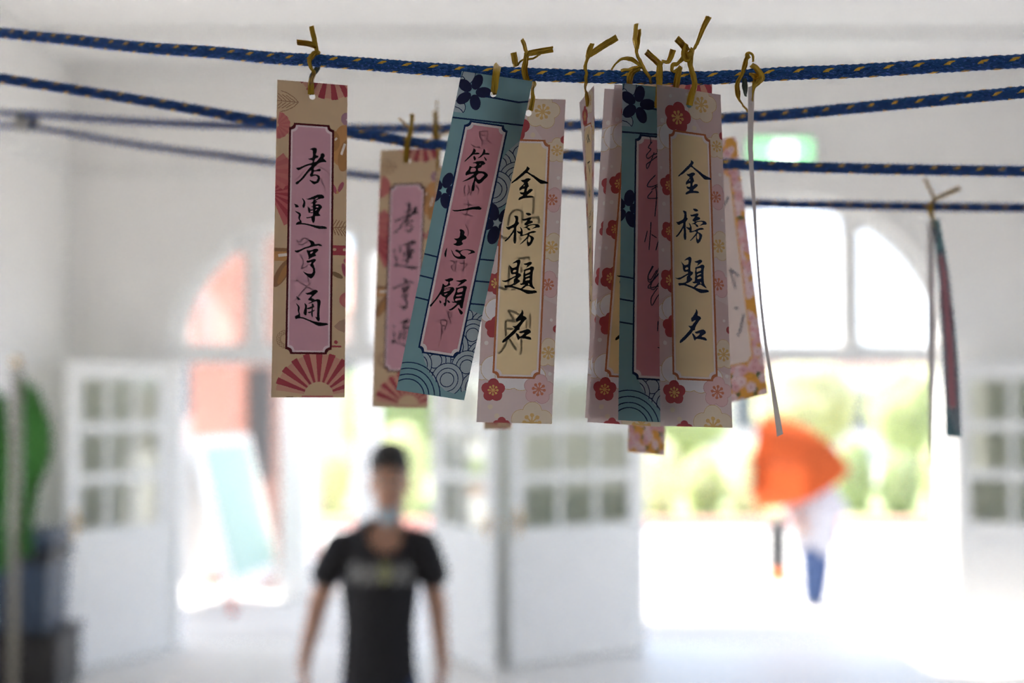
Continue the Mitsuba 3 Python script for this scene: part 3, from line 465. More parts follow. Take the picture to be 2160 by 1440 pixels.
# brush characters, outlined in 1/14.4 pixel steps from the corner of a 100 pixel square of the photograph; 'H' marks a counter
GLYPHS = {
'kao': ((610,300), ['625,210 690,185 740,160 800,165 850,205 840,260 825,330 800,390 880,405 895,440 850,475 790,500 770,560 750,600 820,590 900,500 950,440 955,350 1000,330 1050,335 1085,390 1080,440 1030,490 1130,565 1125,605 1060,600 960,615 890,640 800,730 735,790 755,860 830,835 890,805 950,805 970,850 920,885 830,880 755,885 740,930 715,980 780,970 860,985 910,1010 940,1070 930,1130 900,1215 830,1250 755,1285 690,1235 640,1185 610,1135 700,1170 760,1190 830,1180 850,1130 870,1060 830,1020 760,1010 660,1060 630,1010 625,970 660,930 680,860 640,860 560,950 450,1090 330,1200 300,1240 240,1280 205,1270 190,1235 215,1200 310,1155 400,1050 500,920 600,800 700,690 600,705 500,735 400,790 290,855 240,830 200,765 270,775 350,750 470,690 600,645 700,625 715,570 690,540 620,530 555,490 620,495 715,465 720,370 715,280 705,230 650,225']),
'yun': ((610,400), ['130,425 210,440 270,470 290,510 270,540 215,530 190,550 185,480','380,250 430,275 470,320 495,390 490,470 455,560 415,540 400,470 430,420 435,350','165,625 230,660 310,690 350,730 365,775 335,830 320,870 335,910 375,945 385,985 365,1010 470,1015 600,1040 750,1075 900,1095 1050,1105 1120,1125 1155,1170 1130,1195 1000,1190 880,1190 780,1150 620,1095 480,1060 360,1050 280,1055 205,1075 210,1020 250,980 330,960 300,920 275,860 285,780 290,740 220,700',
  '510,270 600,265 720,205 860,150 960,140 1030,170 1070,225 1050,260 980,270 900,285 830,325 780,345 720,330 760,300 720,290 620,305 560,295','H770,292 830,248 895,235 860,270 800,300','715,300 800,310 800,560 790,760 785,930 740,1025 700,980 675,900 665,820 725,790 720,600','630,405 700,385 730,350 840,345 855,375 800,405 700,420','790,450 860,440 930,440 980,475 1005,530 950,600 915,660 890,720 945,760 940,800 860,805 780,800 690,840 600,865 540,875 510,830 560,838 660,815 720,790 760,680','H800,520 830,495 880,495 890,530 850,540','H785,630 820,590 855,580 830,620','555,490 600,540 650,580 655,650 630,715 590,700 575,620','650,600 730,590 730,630 660,640','660,510 730,490 730,530 670,525','640,690 720,680 720,715 640,710']),
'heng': ((610,500), ['565,70 660,95 730,125 775,175 770,215 850,205 920,200 980,230 1010,275 960,275 880,255 770,275 650,310 500,350 380,410 270,470 210,465 150,400 230,405 330,375 450,320 560,285 640,255 660,200 610,130','520,380 590,405 680,390 800,345 870,360 890,400 840,450 780,510 830,550 790,580 690,610 570,690 600,620 570,530 545,450','H630,455 750,425 650,525','525,705 600,710 680,680 770,650 825,700 780,745 720,810 760,870 790,980 795,1090 760,1170 680,1260 620,1240 540,1170 450,1090 415,1035 510,1085 600,1115 690,1110 725,1050 720,960 690,910 635,875 650,810 690,750 620,765 545,785 530,750']),
'tong': ((610,600), ['200,345 270,385 335,440 340,470 290,460 245,475 265,440','200,560 260,605 320,670 320,740 305,790 320,860 335,930 325,980 430,995 560,1045 700,1105 850,1135 1000,1155 1140,1170 1200,1215 1150,1230 1060,1250 900,1265 800,1220 660,1135 500,1070 400,1030 290,1020 195,1055 175,1010 170,960 230,930 300,905 275,840 250,770 270,690 240,630','470,245 550,255 640,225 720,175 790,150 850,175 880,215 830,260 740,340 670,400 740,430 780,465 850,440 920,450 960,500 955,570 935,660 920,800 915,950 940,1060 890,1130 850,1085 780,965 850,1000 845,900 850,750 855,600 845,500 740,530 640,575 550,580 640,540 700,500 590,480 570,440 620,400 700,310 620,305 550,310','450,560 510,585 545,640 540,740 535,850 530,930 490,940 440,890 435,820 470,740 490,650','690,570 740,590 750,630 720,690 715,800 715,900 725,1000 690,980 665,920 670,850 685,720 680,630','530,715 610,690 700,650 740,630 775,665 740,700 640,740 560,755','545,830 610,830 690,800 760,765 785,780 740,820 660,850 600,875']),
'di': ((960,305), ['565,95 640,180 590,260 680,235 760,270 700,295 600,300 550,300 480,360 380,450 290,525 275,510 350,430 450,330 530,220','865,115 925,170 905,260 980,245 1065,285 1010,305 900,295 850,320 770,390 680,420 760,350 820,280 860,190','570,325 610,370 640,430 600,485 565,450 550,400','865,355 920,395 970,455 935,500 900,440','530,540 600,535 680,500 800,490 880,510 920,570 890,605 820,625 790,690 720,710 690,740 700,800 820,805 910,830 990,900 1000,950 940,1010 860,1090 780,1170 700,1195 660,1150 610,1080 600,1200 590,1320 575,1400 520,1420 495,1350 520,1220 570,1080 590,980 480,1040 360,1090 190,1140 330,1060 480,970 590,880 480,890 400,910 330,945 310,900 330,830 400,770 430,700 440,640 490,670 560,685 640,650 660,590 610,560 560,565','H500,700 620,705 635,770 610,818 450,830 470,760','H640,950 720,870 830,870 900,910 820,1000 720,1080 650,1010','H735,605 770,570 790,585 750,610']),
'yi': ((930,400), ['340,610 420,625 600,605 780,570 920,530 1060,515 1130,500 1190,520 1240,570 1210,610 1120,605 1000,595 850,615 650,640 480,660 400,655 360,635']),
'zhi': ((920,470), ['705,210 740,190 800,200 860,260 870,300 835,360 910,410 935,450 900,490 810,520 770,570 830,630 780,665 700,700 620,695 550,665 510,635 590,625 640,560 590,520 530,470 620,480 700,450 725,370 735,260 715,230','330,735 325,820 315,920 300,1040 270,1030 245,950 270,870 300,790','440,810 490,850 530,940 590,1010 680,1030 740,1010 730,950 660,895 590,865 580,830 620,800 680,830 720,845 800,815 920,800 1050,815 1140,835 1185,890 1160,915 1070,925 950,970 1000,925 1070,880 1030,850 920,820 820,830 740,870 740,920 800,980 890,1020 905,1055 880,1095 780,1095 690,1100 600,1065 530,1010 490,920 470,860']),
'yuan': ((900,575), ['540,210 620,200 740,150 820,195 780,245 700,260 690,310 730,355 690,390 620,420 550,440 510,470 620,460 760,430 820,450 850,500 820,560 750,640 680,710 620,760 605,850 600,960 560,1035 530,990 500,910 550,930 560,830 570,740 500,730 450,690 430,640 390,700 310,810 210,930 160,1000 115,1050 90,980 150,930 230,840 330,700 420,560 470,430 480,310 560,390 600,390 660,330 660,265 590,260','H520,490 620,478 720,470 735,490 640,510 540,515','H515,545 610,528 700,512 715,530 620,565 525,595','H530,640 640,615 600,670 535,690','390,825 455,880 420,945 385,890','610,810 680,850 720,910 680,920 630,880','870,235 980,240 1080,215 1160,185 1240,235 1180,265 1120,310 1030,370 920,420 990,340 1050,290 960,275','880,440 930,460 1020,430 1120,395 1190,400 1230,440 1200,520 1170,650 1140,800 1110,960 1090,1085 1050,1090 1010,1030 985,960 930,1000 850,1080 760,1140 700,1145 665,1115 730,1100 820,1030 930,930 850,910 800,915 755,870 830,890 840,860 800,780 830,690 870,600 890,520','H930,510 1010,480 1100,460 1110,490 1090,580 1000,590 930,610','H890,680 980,665 1080,650 1070,700 980,720 900,722','H870,790 950,780 1050,760 1050,820 980,830 860,860','945,1060 1010,1110 1080,1170 1105,1230 1055,1280 1010,1240 970,1150']),
'jin': ((1070,340), ['595,145 650,185 685,215 670,260 610,310 700,370 850,450 980,540 1100,585 1250,640 1240,680 1120,680 1030,695 920,610 800,500 690,420 580,345 520,400 400,500 280,590 190,635 130,685 125,640 200,580 320,470 440,360 540,270 590,210','400,565 500,570 600,510 690,520 720,545 670,590 610,640 650,690 640,720 665,760 610,810 590,880 600,920 660,850 720,835 785,860 740,920 650,990 590,1040 700,1045 770,1050 810,1085 770,1105 600,1110 470,1130 350,1185 335,1150 370,1095 470,1050 480,1010 420,1010 365,940 440,940 500,950 520,880 520,830 440,850 375,900 360,830 420,760 500,690 510,650 450,625','H480,760 510,715 530,720 520,770']),
'bang': ((1055,435), ['410,285 480,280 550,310 550,400 540,480 585,500 550,550 500,610 490,660 490,760 490,900 490,1060 470,1130 420,1135 400,1050 410,930 420,800 400,800 330,910 220,1030 160,1075 130,1040 210,980 310,860 400,720 430,640 350,660 270,720 220,690 165,620 230,630 330,590 430,530 460,460 470,360','590,620 640,650 675,700 690,800 670,870 780,840 900,770 1030,740 1105,770 1060,800 940,815 900,830 880,870 960,900 1020,940 1030,980 1000,1050 950,1150 860,1225 820,1180 810,1080 830,970 750,1050 660,1130 580,1165 680,1070 790,960 850,860 740,880 630,920 590,880 620,850 540,810 490,740 560,760 620,770 640,720','H880,900 930,960 920,1050 880,1110 840,1060 845,980','755,200 880,195 955,240 920,275 830,285','665,380 720,390 830,350 920,325 960,350 920,410 890,430 970,440 1005,475 960,510 870,545 800,590 860,560 980,540 1120,535 1180,560 1215,610 1180,645 1090,650 940,700 1010,650 1080,600 1060,570 960,570 880,595 820,640 890,665 925,700 900,735 840,725 820,665 750,650 680,660 760,625 820,590 740,570 730,530 790,470 830,420 760,430 690,440']),
'ti': ((1050,535), ['430,300 520,230 600,180 660,175 695,220 680,300 650,380 630,500 625,590 690,610 720,640 690,690 620,740 610,770 680,815 670,850 610,890 520,950 430,965 560,1010 700,1050 850,1095 1020,1115 1150,1110 1200,1160 1170,1190 1020,1215 910,1225 830,1185 690,1110 540,1060 420,1025 310,1020 230,1045 200,1010 205,955 290,960 400,945 490,890 480,830 490,770 560,700 440,760 330,830 240,865 160,845 100,810 190,820 300,790 430,720 550,660 540,610 430,635 385,570 380,470 370,400 320,320 400,390 450,440 530,410 580,380 590,260 520,280','H460,510 560,480 560,550 460,570','765,300 850,295 970,235 1055,270 1010,330 930,385 850,435 890,370 900,350 830,345','790,485 850,460 950,430 1010,380 1090,395 1110,440 1070,530 1055,650 1050,800 1050,950 1140,1070 1080,1065 1000,1010 920,970 860,990 770,1070 700,1050 770,990 840,940 760,945 700,950 660,900 750,900 760,800 780,700 770,620 800,560','H830,520 920,500 990,480 985,550 900,590 830,620','H830,690 900,650 980,630 970,660 880,700 840,715','H840,770 970,730 970,790 920,800 840,820','H920,910 945,890 970,950 930,950']),
'ming': ((1045,640), ['795,175 840,220 860,290 830,370 880,380 965,440 920,490 850,560 780,660 730,740 735,800 660,810 610,890 530,960 420,1060 320,1140 230,1195 200,1180 220,1110 330,1020 460,900 600,760 560,730 500,680 620,690 700,600 790,500 720,520 640,575 610,470 680,410 740,330 800,250','610,890 670,910 720,960 735,1010 800,980 890,890 830,890 770,910 700,860 800,830 900,790 1000,770 1060,810 1085,870 1050,900 980,940 910,990 1000,1000 1070,1020 1095,1080 1070,1105 950,1075 800,1055 730,1060 710,1120 665,1070 640,970']),
}

def chaikin(p, closed=True):
    p = np.asarray(p, float); q = np.roll(p, -1, 0); return np.stack([0.75 * p + 0.25 * q, 0.25 * p + 0.75 * q], 1).reshape(-1, 2)
def inv_bilinear(c, pts):
    """photograph pixels -> (u, v) on a tag whose corners tl, tr, br, bl stand at the pixels c"""
    tl, tr, br, bl = [np.array(x, float) for x in c]; out = []
    for p in np.asarray(pts, float):
        u = v = 0.5
        for _ in range(12):
            f = (tl * (1 - u) + tr * u) * (1 - v) + (bl * (1 - u) + br * u) * v - p; du = (tr - tl) * (1 - v) + (br - bl) * v; dv = (bl - tl) * (1 - u) + (br - tr) * u
            d = np.linalg.solve(np.stack([du, dv], 1), -f); u += d[0]; v += d[1]
        out.append((u * W, v * H))
    return np.array(out)
def glyph(name, corners):
    (ox, oy), polys = GLYPHS[name]; solid, holes = [], []
    for s in polys:
        h = s[0] == 'H'; p = np.array([[float(a) for a in q.split(',')] for q in s.lstrip('H').split()]) / 14.4 + (ox, oy)
        g = Polygon(chaikin(inv_bilinear(corners, p))).buffer(0); (holes if h else solid).append(g)
    g = unary_union(solid)
    return g.difference(unary_union(holes)) if holes else g
def pen(corners, lines, w, origin=(0, 0), k=1.0):
    """handwriting: polylines in photograph pixels"""
    out = []
    for l in lines:
        p = inv_bilinear(corners, np.array(l, float) / k + origin); q = spline(np.column_stack([p, p[:, 0] * 0]), 6 * len(p))[:, :2] if len(p) > 2 else p
        out.append(LineString(q).buffer(w / 2, quad_segs=3))
    return unary_union(out)
def disc(u, v, r, n=8): return Point(u, v).buffer(r, quad_segs=n)
def ell(u, v, a, b, deg): return affinity.rotate(affinity.scale(Point(0, 0).buffer(1, quad_segs=6), a, b), deg, origin=(0, 0)).__class__(affinity.translate(affinity.rotate(affinity.scale(Point(0, 0).buffer(1, quad_segs=6), a, b), deg, origin=(0, 0)), u, v))
def line(pts, w): return LineString(pts).buffer(w / 2, cap_style=2, quad_segs=3)
def ring(u, v, r, w, n=12): return disc(u, v, r + w / 2, n).difference(disc(u, v, r - w / 2, n))
def sector(u, v, r0, r1, a0, a1, n=5):
    a = np.radians(np.linspace(a0, a1, n)); return Polygon([(u + r1 * math.cos(t), v + r1 * math.sin(t)) for t in a] + [(u + r0 * math.cos(t), v + r0 * math.sin(t)) for t in a[::-1]])
def notched(x0, y0, x1, y1, r): 
    g = sbox(x0, y0, x1, y1)
    for x in (x0, x1):
        for y in (y0, y1): g = g.difference(disc(x, y, r, 6))
    return g
CORNERS_T1 = [(585, 168), (733, 180), (727, 838), (572, 838)]
CORNERS_T3 = [(974, 150), (1123.5, 171), (979, 844), (836, 822)]
CORNERS_T4 = [(1039, 206), (1193, 210), (1164, 894), (1005, 890)]
CORNERS_T7 = [(1313, 175), (1462, 192), (1455, 893), (1304, 886)]

def fan(L, u, v, r0, r1, a0, a1, n, red, pale, edge=0.0):
    st = (a1 - a0) / n
    for i in range(n):
        g = sector(u, v, r0, r1 * (1 if i % 2 else 0.965), a0 + i * st, a0 + (i + 1) * st, 3); L.append((g, red if i % 2 else pale, 'paper'))
def plum(L, u, v, r, fill, rim=None, core=None, rot=0.0, petals=5):
    pet = [disc(u + 0.55 * r * math.cos(math.radians(rot + 72 * k - 90)), v + 0.55 * r * math.sin(math.radians(rot + 72 * k - 90)), 0.46 * r) for k in range(petals)]
    g = unary_union(pet + [disc(u, v, 0.55 * r)])
    if rim: L.append((g, rim, 'paper')); g = g.buffer(-1.1)
    if fill: L.append((g, fill, 'paper'))
    if core:
        for k in range(8):
            a = math.radians(rot + 45 * k); c, s = math.cos(a), math.sin(a)
            L.append((line([(u, v), (u + 0.30 * r * c, v + 0.30 * r * s)], 0.075 * r), core, 'paper')); L.append((disc(u + 0.36 * r * c, v + 0.36 * r * s, 0.10 * r, 4), core, 'paper'))
        L.append((disc(u, v, 0.07 * r, 4), core, 'paper'))
def panel(L, x0, y0, x1, y1, border, inner, fill, bw, iw, r=10):
    L.append((notched(x0, y0, x1, y1, r), border, 'name_panel')); g = notched(x0 + bw, y0 + bw, x1 - bw, y1 - bw, r + 0.5); L.append((g, inner, 'name_panel')); L.append((notched(x0 + bw + iw, y0 + bw + iw, x1 - bw - iw, y1 - bw - iw, r + 1.2), fill, 'name_panel'))

def soft(v): g = 0.3 * v[0] + 0.59 * v[1] + 0.11 * v[2]; return [0.955 * (x + (g - x) * 0.2) for x in v]
C = {k: srgb(*soft(v)) for k, v in dict(
    tan=(206, 172, 134), red=(176, 62, 74), pale_red=(200, 110, 104), rose=(196, 96, 98), fan_pale=(205, 142, 122), leaf=(158, 108, 74), orange=(200, 138, 80), dark_orange=(180, 122, 70), off_white=(226, 214, 205), purple=(172, 122, 140), olive=(140, 106, 72), pink_leaf=(184, 84, 104), dusk=(176, 134, 112),
    maroon=(88, 26, 34), pink=(208, 148, 166), pink_edge=(224, 196, 204), ink=(20, 21, 24), blue_ink=(36, 48, 80),
    teal=(116, 160, 170), teal_pale=(122, 176, 182), wave=(160, 176, 186), navy=(24, 44, 92), plum_navy=(38, 42, 78), grey_pink=(216, 204, 206), pink_b=(204, 132, 146),
    mauve=(216, 194, 194), mauve2=(210, 182, 182), cream=(236, 206, 156), rim_white=(230, 214, 214), copper=(190, 104, 62), plum_red=(184, 72, 78), gold_print=(216, 172, 96), pale_gold=(222, 203, 180), gold_line=(206, 170, 112), blush=(218, 176, 180), blush_line=(204, 150, 156), coral=(208, 116, 84), white=(228, 222, 226), snow=(226, 216, 214),
    orange_d=(226, 152, 52), blossom=(232, 196, 200), blossom2=(226, 164, 172), green=(84, 104, 66), pale_panel=(228, 206, 200)).items()}

def design_fans():
    L = [(sbox(0, 0, W, H), 'tan', 'paper')]
    fan(L, 112, -42, 0, 76, 20, 165, 13, 'red', 'fan_pale')
    tip = (46, 44)
    for d in (-1, 1):
        for k in range(4): L.append((line([(30 - 9 * k + 8, 44 + d * 1.5), (14 - 9 * k + 6, 44 + d * (13 + 1.5 * k))], 1.6), 'leaf', 'paper'))
        L.append((line([tip, (36, 44 + d * 10), (22, 44 + d * 18), (8, 44 + d * 22)], 1.6), 'leaf', 'paper'))
    L.append((line([(-2, 43), tip], 1.8), 'leaf', 'paper'))
    fan(L, 1, 94, 4, 29, -80, 95, 15, 'rose', 'pale_red')
    fan(L, -10, 236, 8, 76, -60, 66, 11, 'red', 'rose')
    fan(L, -30, 190, 18, 62, -40, 40, 7, 'rose', 'pale_red')
    L += [(ell(150, 72, 13, 14, 0), 'purple', 'paper'), (disc(149, 73, 1.6, 4), 'off_white', 'paper'), (ell(140, 128, 22, 44, 8), 'orange', 'paper'), (ell(121, 120, 14, 22, 0), 'dark_orange', 'paper'), (ell(146, 150, 14, 34, 10), 'dark_orange', 'paper'), (line([(138, 148), (146, 124)], 5), 'off_white', 'paper'), (line([(124, 118), (129, 113)], 4), 'off_white', 'paper'),
          (ell(138, 216, 4.5, 12, 25), 'pink_leaf', 'paper'), (ell(125, 222, 4, 10, -20), 'pink_leaf', 'paper'), (disc(131, 228, 3, 4), 'orange', 'paper')]
    for k in range(6): L += [(line([(120 + k * 6, 303 + k * 1.5), (130 + k * 6, 286 + k)], 2), 'leaf', 'paper'), (line([(122 + k * 6, 303 + k * 1.5), (128 + k * 7, 318 + k)], 2), 'leaf', 'paper')]
    L += [(line([(118, 304), (152, 300)], 2), 'leaf', 'paper'), (sbox(118, 340, 152, 361), 'red', 'paper'), (ell(126, 349, 4, 3, 0), 'tan', 'paper'), (ell(147, 349, 4, 3, 0), 'tan', 'paper'),
          (ell(150, 372, 5, 5, 0), 'pink_leaf', 'paper'), (ell(147, 392, 5, 15, -14), 'pink_leaf', 'paper'), (ell(132, 403, 13, 5, 25), 'olive', 'paper'), (disc(153, 455, 16), 'rose', 'paper'), (ell(150, 457, 8, 12, 0), 'pale_red', 'paper'), (Polygon([(126, 512), (138, 500), (152, 495), (152, 526), (136, 520)]), 'dusk', 'paper'), (disc(131, 545, 4, 4), 'red', 'paper'), (line([(118, 554), (142, 554)], 4), 'red', 'paper'),
          (sbox(-2, 350, 32, 366), 'leaf', 'paper'), (sbox(-2, 357, 34, 377), 'orange', 'paper'), (line([(9, 366), (30, 363)], 6), 'off_white', 'paper'), (ell(18, 402, 12, 34, 30), 'leaf', 'paper'), (ell(20, 404, 6, 24, 26), 'dark_orange', 'paper')]
    for k in range(10): a = math.radians(90 + 20 * k); L.append((ring(28 + 15 * math.cos(a), 540 + 15 * math.sin(a), 4.4, 1.0, 4), 'leaf', 'paper'))
    fan(L, 97, 659, 30, 92, -172, -8, 19, 'red', 'fan_pale')
    L += [(sbox(62, 658, 126, 664), 'rose', 'paper'), (sbox(30, 659.5, 45, 664), 'leaf', 'paper')]
    panel(L, 27, 87, 122.5, 571, 'maroon', 'pink_edge', 'pink', 4.2, 3.4)
    for g in ('kao', 'yun', 'heng', 'tong'): L.append((glyph(g, CORNERS_T1), 'ink', 'calligraphy'))
    return L
def seigaiha(L, u, v, R, clip, n=3):
    L.append((disc(u, v, R, 10).intersection(clip), 'navy', 'paper')); L.append((disc(u, v, R - 1.8, 10).intersection(clip), 'wave', 'paper'))
    for k in (0.68, 0.42): L.append((ring(u, v, R * k, 1.8, 10).intersection(clip), 'navy', 'paper'))
def navy_plum(L, u, v, rot, star='teal', k=1.0):
    for i in range(5): a = math.radians(rot + 72 * i - 90); L.append((ell(u + 22 * k * math.cos(a), v + 22 * k * math.sin(a), 16.5 * k, 11 * k, math.degrees(a)), 'plum_navy', 'paper'))
    L.append((Polygon([(u + (9.5 if j % 2 == 0 else 4.2) * k * math.cos(math.radians(rot + 36 * j - 90 + 36)), v + (9.5 if j % 2 == 0 else 4.2) * k * math.sin(math.radians(rot + 36 * j - 90 + 36))) for j in range(10)]), star, 'paper'))
def design_waves():
    L = [(sbox(0, 0, W, H), 'teal', 'paper')]
    full = sbox(-5, -5, W + 5, H + 5)
    for g in (ell(16, 6, 14, 22, 10), ell(4, 40, 12, 30, 0), ell(8, 75, 16, 16, 0)): L.append((g, 'navy', 'paper')); L.append((g.buffer(-1.6), 'wave', 'paper'))
    L += [(ring(2, 96, 22, 1.8), 'navy', 'paper'), (sbox(0, 84, 40, 120), 'teal', 'paper')]
    navy_plum(L, 32, 39, 12); navy_plum(L, 13, 246, 12, 'teal_pale')
    L += [(line([(60, 44), (110, 46), (130, 47), (152, 42)], 3.6), 'navy', 'paper'), (line([(-2, 96), (152, 92)], 3.4), 'navy', 'paper')]
    up = Polygon([(128, 150), (153, 120), (153, 330), (112, 330), (112, 190)])
    for u, v, R in ((160, 150, 44), (118, 178, 36), (158, 202, 36), (118, 230, 40)): seigaiha(L, u, v, R, up)
    navy_plum(L, 139, 296, 40, 'wave', 1.15)
    for v in (381, 426, 471): L.append((line([(-2, v - 2), (30, v + 1)], 3), 'navy', 'paper'))
    for v in (374, 419, 466): L.append((line([(118, v), (152, v - 2)], 3), 'navy', 'paper'))
    low = Polygon([(118, 478), (153, 486), (153, 640), (126, 652), (104, 648), (82, 634), (62, 616), (48, 596), (38, 574), (34, 560), (118, 560)])
    for u, v, R in ((116, 492, 34), (160, 505, 32), (138, 528, 33), (100, 560, 36), (165, 566, 30), (44, 560, 33), (70, 592, 35), (140, 594, 34), (34, 606, 32), (168, 632, 32), (104, 626, 35)): seigaiha(L, u, v, R, low)
    for R in (36, 46, 58, 70): L.append((ring(24, 676, R + 4, 2.2, 14), 'navy', 'paper'))
    panel(L, 28, 97, 120.5, 580, 'navy', 'grey_pink', 'pink_b', 3.6, 4.6)
    return L
def design_waves_wish():
    L = design_waves()
    for g in ('di', 'yi', 'zhi', 'yuan'): L.append((glyph(g, CORNERS_T3), 'ink', 'calligraphy'))
    return L
def design_waves_hand():
    L = design_waves(); o, k = (1200, 240), 4.0
    A = [[(678, 185), (690, 215), (688, 245)], [(700, 238), (670, 285), (692, 300), (655, 350), (668, 378), (705, 352), (740, 335)], [(718, 330), (690, 405), (662, 462), (655, 430), (690, 400), (756, 352)], [(745, 300), (760, 380), (800, 350)],
         [(728, 520), (680, 570), (662, 612), (700, 615), (752, 598), (800, 596)], [(700, 640), (745, 615), (790, 640)], [(702, 652), (664, 706), (710, 715), (760, 708)], [(732, 610), (740, 700), (726, 862)],
         [(692, 918), (688, 1000), (676, 1145)], [(662, 990), (640, 1080)], [(700, 1020), (738, 1045)], [(770, 1005), (758, 1060), (735, 1148)], [(770, 1010), (820, 1000)],
         [(705, 1285), (668, 1370), (690, 1400), (740, 1320)], [(760, 1300), (690, 1450), (720, 1480), (790, 1380)]]
    A2 = [[(610, 8), (572, 80), (590, 120), (664, 40)], [(660, 50), (572, 158), (640, 150), (668, 140)], [(640, 165), (596, 235), (602, 288), (640, 225), (670, 195)], [(645, 405), (642, 470)], [(645, 592), (668, 600)]]
    L.append((unary_union([pen(CORNERS_T7, A, 2.0, o, k), pen(CORNERS_T7, A2, 2.0, (1200, 560), 3.43)]), 'blue_ink', 'handwriting'))
    return L
def design_plums(ink='ink', text=True):
    L = [(sbox(0, 0, W, H), 'mauve', 'paper'), (Polygon([(70, -2), (152, -2), (152, 130), (120, 100), (90, 60)]), 'mauve2', 'paper'), (Polygon([(-2, 420), (60, 380), (152, 420), (152, 560), (60, 520), (-2, 560)]), 'mauve2', 'paper')]
    for u, v, r in ((12, 100, 22), (4, 112, 15), (30, 96, 26), (14, 440, 18), (30, 432, 24), (6, 560, 16), (30, 552, 27)): L += [(disc(u, v, r), 'gold_line', 'paper'), (disc(u, v, r - 1.1), 'white', 'paper')]
    for u, v, r in ((60, 566, 28), (86, 572, 24), (112, 566, 22)): L += [(disc(u, v, r), 'gold_line', 'paper')]
    for u, v, r in ((60, 566, 26.8), (86, 572, 22.8), (112, 566, 20.8)): L += [(disc(u, v, r), 'white', 'paper')]
    plum(L, 104, 26, 36, 'pale_gold', 'gold_line', 'gold_print', 8); plum(L, 48, 58, 31, 'plum_red', None, 'gold_print', 10)
    plum(L, 137, 104, 26, 'pale_gold', 'gold_line', 'gold_print', 0); plum(L, 131, 205, 26, 'blush', 'blush_line', 'coral', 20); plum(L, 134, 302, 30, 'pale_gold', 'gold_line', 'gold_print', 14)
    plum(L, 27, 193, 22, 'plum_red', None, 'gold_print', 0); plum(L, 26, 378, 24, 'plum_red', None, 'gold_print', 24); plum(L, 30, 468, 23, 'plum_red', None, None, 0); plum(L, 26, 282, 20, 'plum_red', None, 'gold_print', 30)
    plum(L, 130, 378, 28, 'blush', 'blush_line', 'coral', 10); plum(L, 137, 517, 30, 'pale_gold', 'gold_line', 'gold_print', 0)
    plum(L, 30, 596, 24, 'plum_red', None, 'gold_print', 0); plum(L, 121, 592, 31, 'blush', 'blush_line', 'coral', 8); plum(L, 110, 660, 42, 'pale_gold', 'gold_line', 'gold_print', 0); plum(L, 50, 668, 18, 'plum_red', None, None, 0)
    for u, v, r in ((32, 18, 3.6), (12, 68, 4.6), (86, 74, 5.2), (70, 10, 2.5), (8, 160, 3), (14, 230, 4), (10, 320, 3.4), (142, 160, 3.6), (144, 250, 3.2), (12, 500, 4.2), (40, 500, 3), (140, 450, 3), (40, 648, 5), (142, 560, 3.6), (26, 630, 5)): L.append((disc(u, v, r, 4), 'snow' if r < 5 else 'pale_gold', 'paper'))
    L += [(disc(151, 82, 8), 'plum_red', 'paper'), (disc(152, 468, 8), 'plum_red', 'paper')]
    panel(L, 27, 83, 122.5, 571, 'copper', 'rim_white', 'cream', 3.8, 3.6)
    if text:
        for g in ('jin', 'bang', 'ti', 'ming'): L.append((glyph(g, CORNERS_T4), ink, 'calligraphy'))
    return L
def design_plums_blue(): return design_plums('blue_ink')
def design_plums_hand():
    L = design_plums(text=False); g = []
    for i, v in enumerate(range(120, 540, 62)):
        r = np.random.default_rng(v); q = [(75 + r.uniform(-22, 22), v + r.uniform(-22, 22)) for _ in range(5)]; g.append(LineString(q).buffer(1.4)); q = [(75 + r.uniform(-22, 22), v + r.uniform(-22, 22)) for _ in range(3)]; g.append(LineString(q).buffer(1.4))
    g += [Polygon([(40, 372), (62, 366), (60, 378), (48, 384)]), Polygon([(44, 470), (58, 462), (60, 474), (48, 478)])]
    L.append((unary_union(g), 'ink', 'handwriting')); return L
def design_blossom():
    L = [(sbox(0, 0, W, H), 'orange_d', 'paper')]; r = np.random.default_rng(9)
    for i in range(95):
        u, v = r.uniform(0, W), r.uniform(0, H); L.append((ell(u, v, 4, 9, r.uniform(0, 180)), 'green', 'paper'))
    for i in range(330):
        u, v = r.uniform(-4, W + 4), r.uniform(-4, H + 4)
        if 30 < u < 120 and 88 < v < 570: continue
        plum(L, u, v, r.uniform(9, 15), 'blossom' if i % 3 else 'blossom2', None, None, r.uniform(0, 72)); L.append((disc(u, v, 2.4, 4), 'plum_red', 'paper'))
    panel(L, 26, 84, 124, 574, 'orange_d', 'pale_panel', 'pale_panel', 3.6, 1)
    g = [LineString([(110, 150), (96, 170)]).buffer(2), LineString([(100, 380), (92, 330), (112, 352)]).buffer(2), LineString([(112, 452), (98, 490), (90, 500)]).buffer(2.2), LineString([(60, 200), (84, 260), (64, 290)]).buffer(2), LineString([(92, 430), (100, 432)]).buffer(2)]
    L.append((unary_union(g), 'blue_ink', 'handwriting')); return L
def design_white(): return [(sbox(0, 0, W, H), 'snow', 'paper'), (notched(27, 87, 122, 571, 10), 'white', 'name_panel')]

